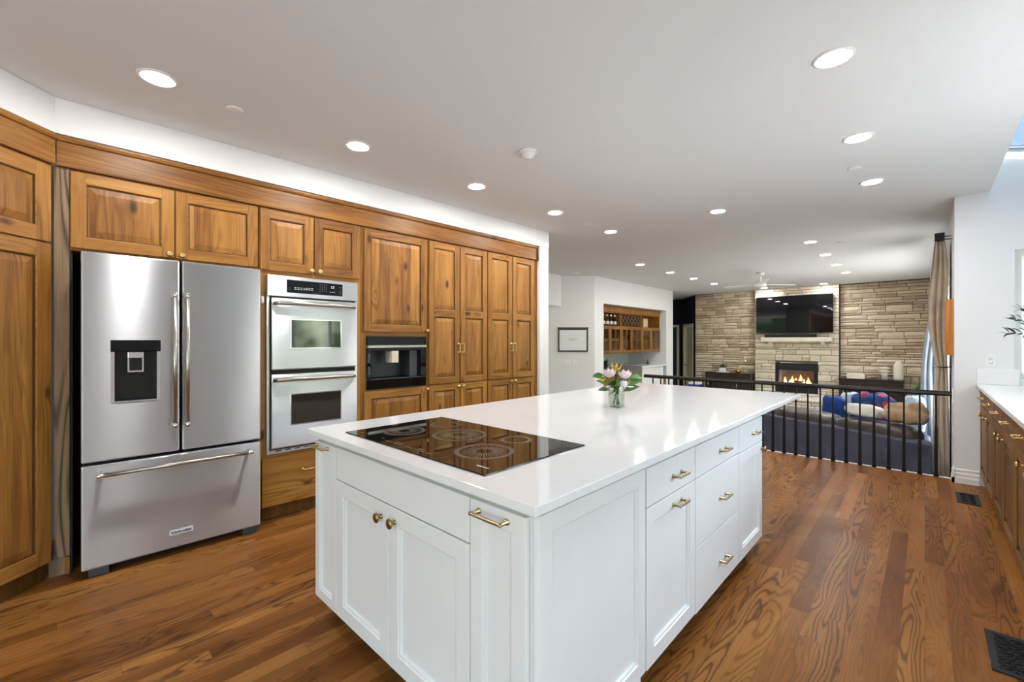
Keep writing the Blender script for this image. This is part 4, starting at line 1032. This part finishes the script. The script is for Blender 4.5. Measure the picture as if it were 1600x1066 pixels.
MB().box(-.16, .16, -.06, .06, 0, .022, 'cwhite', .004).build('tray', t); MB().prism([(-.075, -.055), (.075, -.055), (.075, .055), (-.075, .055)], .0225, .125, 'plaster', bev=.008).build('pot', t)
mb = MB()
for k in range(220):
    a, e = random.uniform(0, 2 * PI), random.uniform(.05, PI / 2); u = Vector((math.cos(a) * math.cos(e), math.sin(a) * math.cos(e), math.sin(e))); b = Vector((u.x * .05, u.y * .04, .13 + u.z * .03)); mb.leaf(b, b + u * random.uniform(.05, .085), .016, 'leaf', 3, .1)
mb.build('foliage', t, fix=False)
tag(MB().lathe([(0, 0), (.035, 0), (.066, .03), (.070, .06), (.052, .10), (.046, .098), (.060, .06), (.055, .03), (0, .012)], 'gold', seg=24, cap=False).build('candle_bowl', None, (-3.72, 12.92, MZ)), 'small gold bowl on the left media cabinet', 'bowl')
t = thing('decanter', 'tall cut glass decanter with stopper at the right end of the left cabinet', 'decanter', (-3.53, 12.94, MZ))
MB().lathe([(0, 0), (.075, 0), (.080, .02), (.055, .09), (.075, .15), (.050, .22), (.028, .25), (.030, .28), (0, .28)], 'jar', seg=12).build('body', t); MB().lathe([(0, .281), (.016, .281), (.035, .32), (.018, .37), (0, .385)], 'chrome', seg=10).build('stopper', t)
t = thing('book_box', 'pale yellow box lying on the right media cabinet', 'box', (-1.17, 12.92, MZ)); MB().box(-.165, .165, -.09, .09, 0, .085, 'cream', .004).build('base', t); MB().box(-.168, .168, -.093, .093, .0855, .108, 'cwhite', .004).build('lid', t)
t = thing('lantern_vase', 'white ceramic lantern vase with flared rim on the right media cabinet', 'vase', (-.66, 12.92, MZ))
MB().lathe([(0, 0), (.055, 0), (.058, .15), (.062, .165), (.105, .185), (.105, .20), (.05, .215), (.048, .24), (.095, .255), (.092, .265), (.04, .29), (0, .30)], 'cream', seg=28).build('body', t)
MB().lathe([(.059, .10), (.061, .10), (.061, .115), (.059, .115)], 'cwhite', seg=28, cap=False).build('band', t)
tag(MB().lathe([(0, 0), (.080, 0), (.088, .05), (.088, .25), (.078, .33), (.055, .39), (.025, .425), (0, .43)], 'cream', seg=28).build('egg_vase', None, (-.43, 12.92, MZ)), 'tall cream rounded vase on the right media cabinet', 'vase')
potted('grass_plant', 'bushy green grass plant beside the right media cabinet', (-.10, 12.32, FAM), .13, 150, .78, .014, 'leaf', .32, 'esp')

# ------------------------------------------------------------------ sofa and what lies on it
SA = R(-29); SO = (.055, 6.40)
t = thing('sectional_sofa', 'slate blue leather sofa seen from behind, below the railing', 'sofa', (SO[0], SO[1], FAM), SA)
SUB = [('SUBSURF', dict(levels=1, render_levels=2))]
MB().prism([(-2.9, 0), (0, 0), (-.111, .20), (-2.9, .20)], .05, .635, 'sofa', bev=.03).build('back', t)
MB().prism([(-2.9, .2005), (-.112, .2005), (-.566, 1.02), (-2.9, 1.02)], .05, .30, 'sofa', bev=.03).build('base', t)
MB().prism([(-.115, .205), (-.55, .99), (-.74, .99), (-.305, .205)], .3005, .56, 'sofa', bev=.04).build('arm', t)
def puff(name, parent, x0, x1, y0, y1, z0, z1, m, wob=.05, sq=.45):
    mb = MB().blob((0, 0, 0), ((x1 - x0) / 2, (y1 - y0) / 2, (z1 - z0) / 2), m, 26, 16, wob, sq)
    return mb.build(name, parent, ((x0 + x1) / 2, (y0 + y1) / 2, (z0 + z1) / 2), 0, True, SUB)
for k in range(3):
    puff('back_cushion', t, -2.86 + k * .88, -1.985 + k * .88, .03, .40, .50, .755, 'cush', .03)
for k in range(3):
    puff('seat_cushion', t, -2.88 + k * .71, -2.18 + k * .71, .41, 1.06, .29, .48, 'cush', .015)
for x in (-2.8, -.75):
    for y in (.08, .92): MB().box(x - .03, x + .03, y - .03, y + .03, 0, .049, 'esp').build('foot', t)
def pillow(name, label, cat, x, y, z0, z1, w, d, m, tilt=0, wob=.02):
    o = MB().blob((0, 0, 0), (w / 2, d / 2, (z1 - z0) / 2), m, 24, 14, wob, .55).build(name, None, (x, y, (z0 + z1) / 2), 0, True, SUB)
    o.rotation_euler = (tilt, 0, SA); return tag(o, label, cat)
def heap(name, label, cat, lumps, m):
    mb = MB(); cx, cy = lumps[0][0], lumps[0][1]
    for x, y, z, rx, ry, rz in lumps: mb.blob((x - cx, y - cy, z), (rx, ry, rz), m, 20, 12, .10, .8)
    o = mb.build(name, None, (cx, cy, 0), 0, True, [('REMESH', dict(mode='VOXEL', voxel_size=.018, use_smooth_shade=True)), ('SMOOTH', dict(factor=.6, iterations=3))])
    return tag(o, label, cat)
pillow('pillow', 'cream white pillow lying on the sofa in front of the blue throw', 'pillow', -.56, 7.01, .395, .555, .42, .15, 'cwhite', R(-10), .05)
heap('throw_blanket', 'crumpled blue and red patterned throw piled on the sofa', 'blanket', ((-.50, 7.57, .39, .23, .14, .24), (-.38, 7.54, .40, .16, .12, .23), (-.60, 7.58, .42, .15, .12, .24), (-.44, 7.53, .50, .14, .12, .165)), 'patch')
pillow('cushion', 'blue cushion at the left end of the pile on the sofa', 'cushion', -.92, 7.60, .125, .575, .30, .20, 'cblue', 0, .07)
pillow('cushion', 'pale patterned cushion behind the blue cushion on the sofa', 'cushion', -.74, 7.86, .125, .615, .34, .14, 'cpale', 0, .05)
heap('throw_blanket', 'tan crumpled blanket heaped over the right end of the sofa', 'blanket', ((-.20, 6.82, .48, .17, .13, .085), (-.10, 6.78, .47, .13, .12, .080), (-.24, 6.88, .52, .12, .10, .10), (-.07, 6.84, .53, .10, .10, .11)), 'tan')
pillow('pillow', 'pillow with pale blue window light in its colour, leaning at the right end of the sofa by the curtain', 'pillow', -.09, 7.46, .205, .66, .22, .15, 'cpale', 0, .07)  # cloth colour carries the bluish window light falling on this pillow

# ------------------------------------------------------------------ curtains, rod, pine board
def curtain(name, label, rows, y0, y1, folds, m):
    # a gathered drape: its leading edge spreads across X with pleats, the rest zigzags back along the rod
    mb = MB(); n1, n2 = folds * 8, 24; g = []
    for z, xl, xr in rows:
        row = []
        for k in range(n1 + 1):
            u = k / n1; ph = u * folds * 2 * PI + .5 * math.sin(z * 1.7)
            row.append(mb.bm.verts.new((xl + (xr - xl) * (u + .03 * math.sin(ph * 1.0 + 1.2)), y0 + .012 + .020 * math.sin(ph) + .012 * math.sin(ph * .37 + z * 2), z)))
        for k in range(1, n2 + 1):
            u = k / n2; c = (xl + xr) / 2; hw = (xr - xl) / 2 * .9
            row.append(mb.bm.verts.new((c + hw * math.cos(u * 6 * PI), y0 + .06 + (y1 - y0 - .06) * u, z)))
        g.append(row)
    for a, b in zip(g, g[1:]):
        for k in range(n1 + n2): mb.face([a[k], a[k + 1], b[k + 1], b[k]], m, True)
    o = mb.build(name, None, mods=[('SUBSURF', dict(levels=1, render_levels=2)), ('SOLIDIFY', dict(thickness=.004))])
    return tag(o, label, 'curtain')
curtain('curtain', 'beige linen curtain gathered by a tieback beside the white pier', ((2.435, .075, .150), (2.30, .060, .170), (2.01, .035, .180), (1.73, .012, .172), (1.44, .025, .168), (1.23, .055, .165), (1.087, .088, .172), (.98, .080, .176), (.874, .068, .180), (.52, .052, .184), (.16, .060, .190), (FAM + .004, .070, .192)), 6.60, 7.12, 3, 'curt')
curtain('curtain', 'second curtain hanging further back along the window, with pale lining', ((2.435, .09, .160), (2.0, .085, .16), (1.72, .05, .15), (1.5, .005, .14), (1.25, -.030, .13), (1.0, -.042, .11), (.7, -.05, .13), (.2, -.05, .15), (FAM + .004, -.05, .16)), 7.75, 8.6, 3, 'sheer')
t = thing('curtain_rod', 'black curtain rod with square end knob above the beige curtain', 'curtain rod', (.112, 6.50, 2.455))
MB().cyl((0, .02, 0), (0, 4.9, 0), .011, 'iron', 12).build('pole', t)
MB().box(-.038, .038, -.05, .02, -.040, .040, 'iron', .006).build('end_knob', t)
for y in (.07, 4.7): MB().box(-.008, .0935 if y < 1 else .187, y - .008, y + .008, -.020, -.011, 'iron').box(-.008, .0935 if y < 1 else .187, y - .008, y + .008, .011, .018, 'iron').build('bracket', t)
t = thing('curtain_tieback', 'small dark tieback hook holding the beige curtain', 'tieback', (.115, 6.56, 1.075))
MB().tube([(.09, .05, 0), (.03, -.005, -.01), (-.03, -.01, .0)], .006, 'iron', 8).build('arm', t); MB().blob((-.035, -.012, 0), (.016, .016, .016), 'chrome', 12, 8).build('knob', t)
tag(MB().box(.153, .2055, 6.14, 6.54, 1.21, 1.765, 'slab', .003).build('wood_plaque'), 'orange pine board mounted on the side of the white pier by the curtain', 'wall board')

# ------------------------------------------------------------------ olive plant on the counter
t = thing('olive_plant', 'slender olive plant reaching in from the right edge above the counter', 'plant', (.86, 5.30, CH + .0005))
MB().lathe([(0, 0), (.07, 0), (.095, .16), (.085, .16), (.08, .14), (0, .14)], 'cream', seg=24, cap=False).build('pot', t)
mbs, mbl = MB(), MB()
trunk = [(0, 0, .13), (-.03, -.01, .26), (-.08, .0, .38), (-.12, -.01, .50)]; mbs.tube(trunk, [.012, .010, .008, .006], 'bark', 8)
def branch(p, q, n):
    p, q = Vector(p), Vector(q); mid = (p + q) / 2 + Vector((0, 0, .03)); mbs.tube([p, mid, q], [.004, .003, .0015], 'bark', 6)
    for k in range(n):
        f = .25 + .75 * k / (n - 1); s = p.lerp(mid, f * 2) if f < .5 else mid.lerp(q, f * 2 - 1)
        d = (q - p).normalized(); a = d.cross(Vector((0, 0, 1))).normalized()
        for sg in (1, -1):
            dr = (d * .6 + a * sg * random.uniform(.3, .7) + Vector((0, 0, sg * random.uniform(.15, .7)))).normalized()
            mbl.leaf(s, s + dr * random.uniform(.060, .090), .025, 'olive', 5, .08, random.uniform(.3, 1.3))
    mbl.leaf(q, q + (q - mid).normalized() * .075, .018, 'olive', 5, .05)
branch((-.08, 0, .38), (-.37, -.03, .46), 7); branch((-.10, 0, .44), (-.33, .02, .57), 6); branch((-.12, -.01, .50), (-.30, .0, .65), 5); branch((-.12, -.01, .48), (-.05, .10, .66), 5); branch((-.05, 0, .32), (.10, -.10, .52), 5); branch((-.11, 0, .46), (-.28, -.12, .50), 5)
mbs.build('stem', t); mbl.build('leaves', t, fix=False)

# ------------------------------------------------------------------ ceiling fittings
lt = thing('recessed_light', 'recessed ceiling light above the refrigerator, first of the row along the wood cabinets', 'ceiling light', (-2.92, .377, CEIL), 0, 'recessed ceiling lights')
MB().lathe([(.068, -.001), (.070, -.006), (.084, -.006), (.088, -.0005), (.068, -.0005)], 'plaster', seg=32, cap=False).build('trim_ring', lt)
MB().lathe([(.0, -.0045), (.066, -.0045), (.0675, -.001), (0, -.001)], 'lamp', seg=32, cap=False).build('diffuser', lt)
for x, y, lab in ((-2.91, 1.484, 'recessed ceiling light in front of the double oven, second along the wood cabinets'),
                  (-2.90, 2.597, 'recessed ceiling light in front of the coffee machine, third along the wood cabinets'),
                  (-2.88, 3.708, 'recessed ceiling light by the last pantry doors, fourth along the wood cabinets'),
                  (-2.876, 4.836, 'recessed ceiling light just past the white pier, fifth along the wood cabinets'),
                  (-.322, 2.615, 'largest recessed ceiling light on the right, nearest the camera over the walkway'),
                  (-.328, 3.757, 'recessed ceiling light over the walkway, second from the camera'),
                  (-.335, 4.878, 'recessed ceiling light over the walkway, third, nearest the railing'),
                  (-1.597, 4.858, 'single recessed ceiling light over the far end of the island'),
                  (-3.73, 7.286, 'recessed light in front of the bar niche, first of the family room left row'),
                  (-3.726, 8.554, 'recessed light in the family room left row, second from the kitchen'),
                  (-3.70, 9.713, 'recessed light in the family room left row, third from the kitchen'),
                  (-3.69, 10.97, 'recessed light in the family room left row, last before the stone wall'),
                  (-1.158, 7.247, 'recessed light in the family room right row, nearest the kitchen'),
                  (-1.155, 8.49, 'recessed light in the family room right row, second from the kitchen'),
                  (-1.158, 9.726, 'recessed light in the family room right row, third from the kitchen'),
                  (-1.158, 10.991, 'recessed light in the family room right row, last before the stone wall'),
                  (-1.765, 12.73, 'recessed light close above the right part of the television'),
                  (-3.03, 12.73, 'recessed light above the left part of the television, behind the fan')):
    dup(lt, (x, y, CEIL), None, lab)
t = thing('smoke_detector', 'white round smoke detector on the ceiling above the island', 'smoke detector', (-2.091, 2.372, CEIL))
MB().lathe([(.0, -.001), (.062, -.001), (.064, -.016), (.058, -.020), (0, -.020)], 'plaster', seg=32, cap=False).build('base', t); MB().lathe([(0, -.0205), (.050, -.0205), (.047, -.040), (.026, -.046), (.024, -.056), (0, -.057)], 'plaster', seg=28, cap=False).build('sensor_cap', t)
sp = MB().lathe([(0, -.0005), (.045, -.0005), (.047, -.004), (.036, -.007), (0, -.008)], 'plaster', seg=28, cap=False).build('sprinkler_cover', None, (-2.982, .744, CEIL))
tag(sp, 'flat white sprinkler cover on the ceiling near the refrigerator', 'sprinkler cover', 'sprinkler covers')
for x, y, lab in ((-2.873, 4.343, 'flat white sprinkler cover on the ceiling near the white pier'), (-.409, 4.403, 'flat white sprinkler cover between the walkway ceiling lights'), (-.86, 7.584, 'flat white sprinkler cover in the family room ceiling by the right light row'), (-.898, 11.587, 'flat white sprinkler cover on the ceiling near the stone wall')):
    c = sp.copy(); COL.objects.link(c); c.location = (x, y, CEIL); c['label'] = lab
tag(MB().lathe([(0, -.0005), (.075, -.0005), (.075, -.02), (.06, -.03), (0, -.032)], 'plaster', seg=28, cap=False).build('smoke_detector', None, (-5.15, 7.30, CEIL)), 'white smoke detector on the hall ceiling above the whiteboard', 'smoke detector')
t = thing('ceiling_fan', 'white three blade ceiling fan hanging in front of the stone wall', 'ceiling fan', (-2.40, 9.80, CEIL))
MB().lathe([(0, -.001), (.07, -.001), (.065, -.05), (.02, -.06), (0, -.06)], 'plaster', seg=24, cap=False).build('canopy', t); MB().cyl((0, 0, -.055), (0, 0, -.19), .013, 'plaster', 12).build('rod', t)
MB().lathe([(0, -.19), (.03, -.19), (.085, -.215), (.105, -.25), (.10, -.285), (.06, -.30), (0, -.302)], 'plaster', seg=28, cap=False).build('motor', t)
bm0 = MB().prism([(.09, -.035), (.20, -.060), (.68, -.075), (.72, -.05), (.72, .05), (.68, .07), (.20, .055), (.09, .035)], -.247, -.238, 'plaster').build('blade', t)
bm0.rotation_euler = (R(9), 0, R(46)); 
for k in (1, 2):
    c = bm0.copy(); COL.objects.link(c); c.parent = t; c.rotation_euler = (R(9), 0, R(46 + 120 * k))
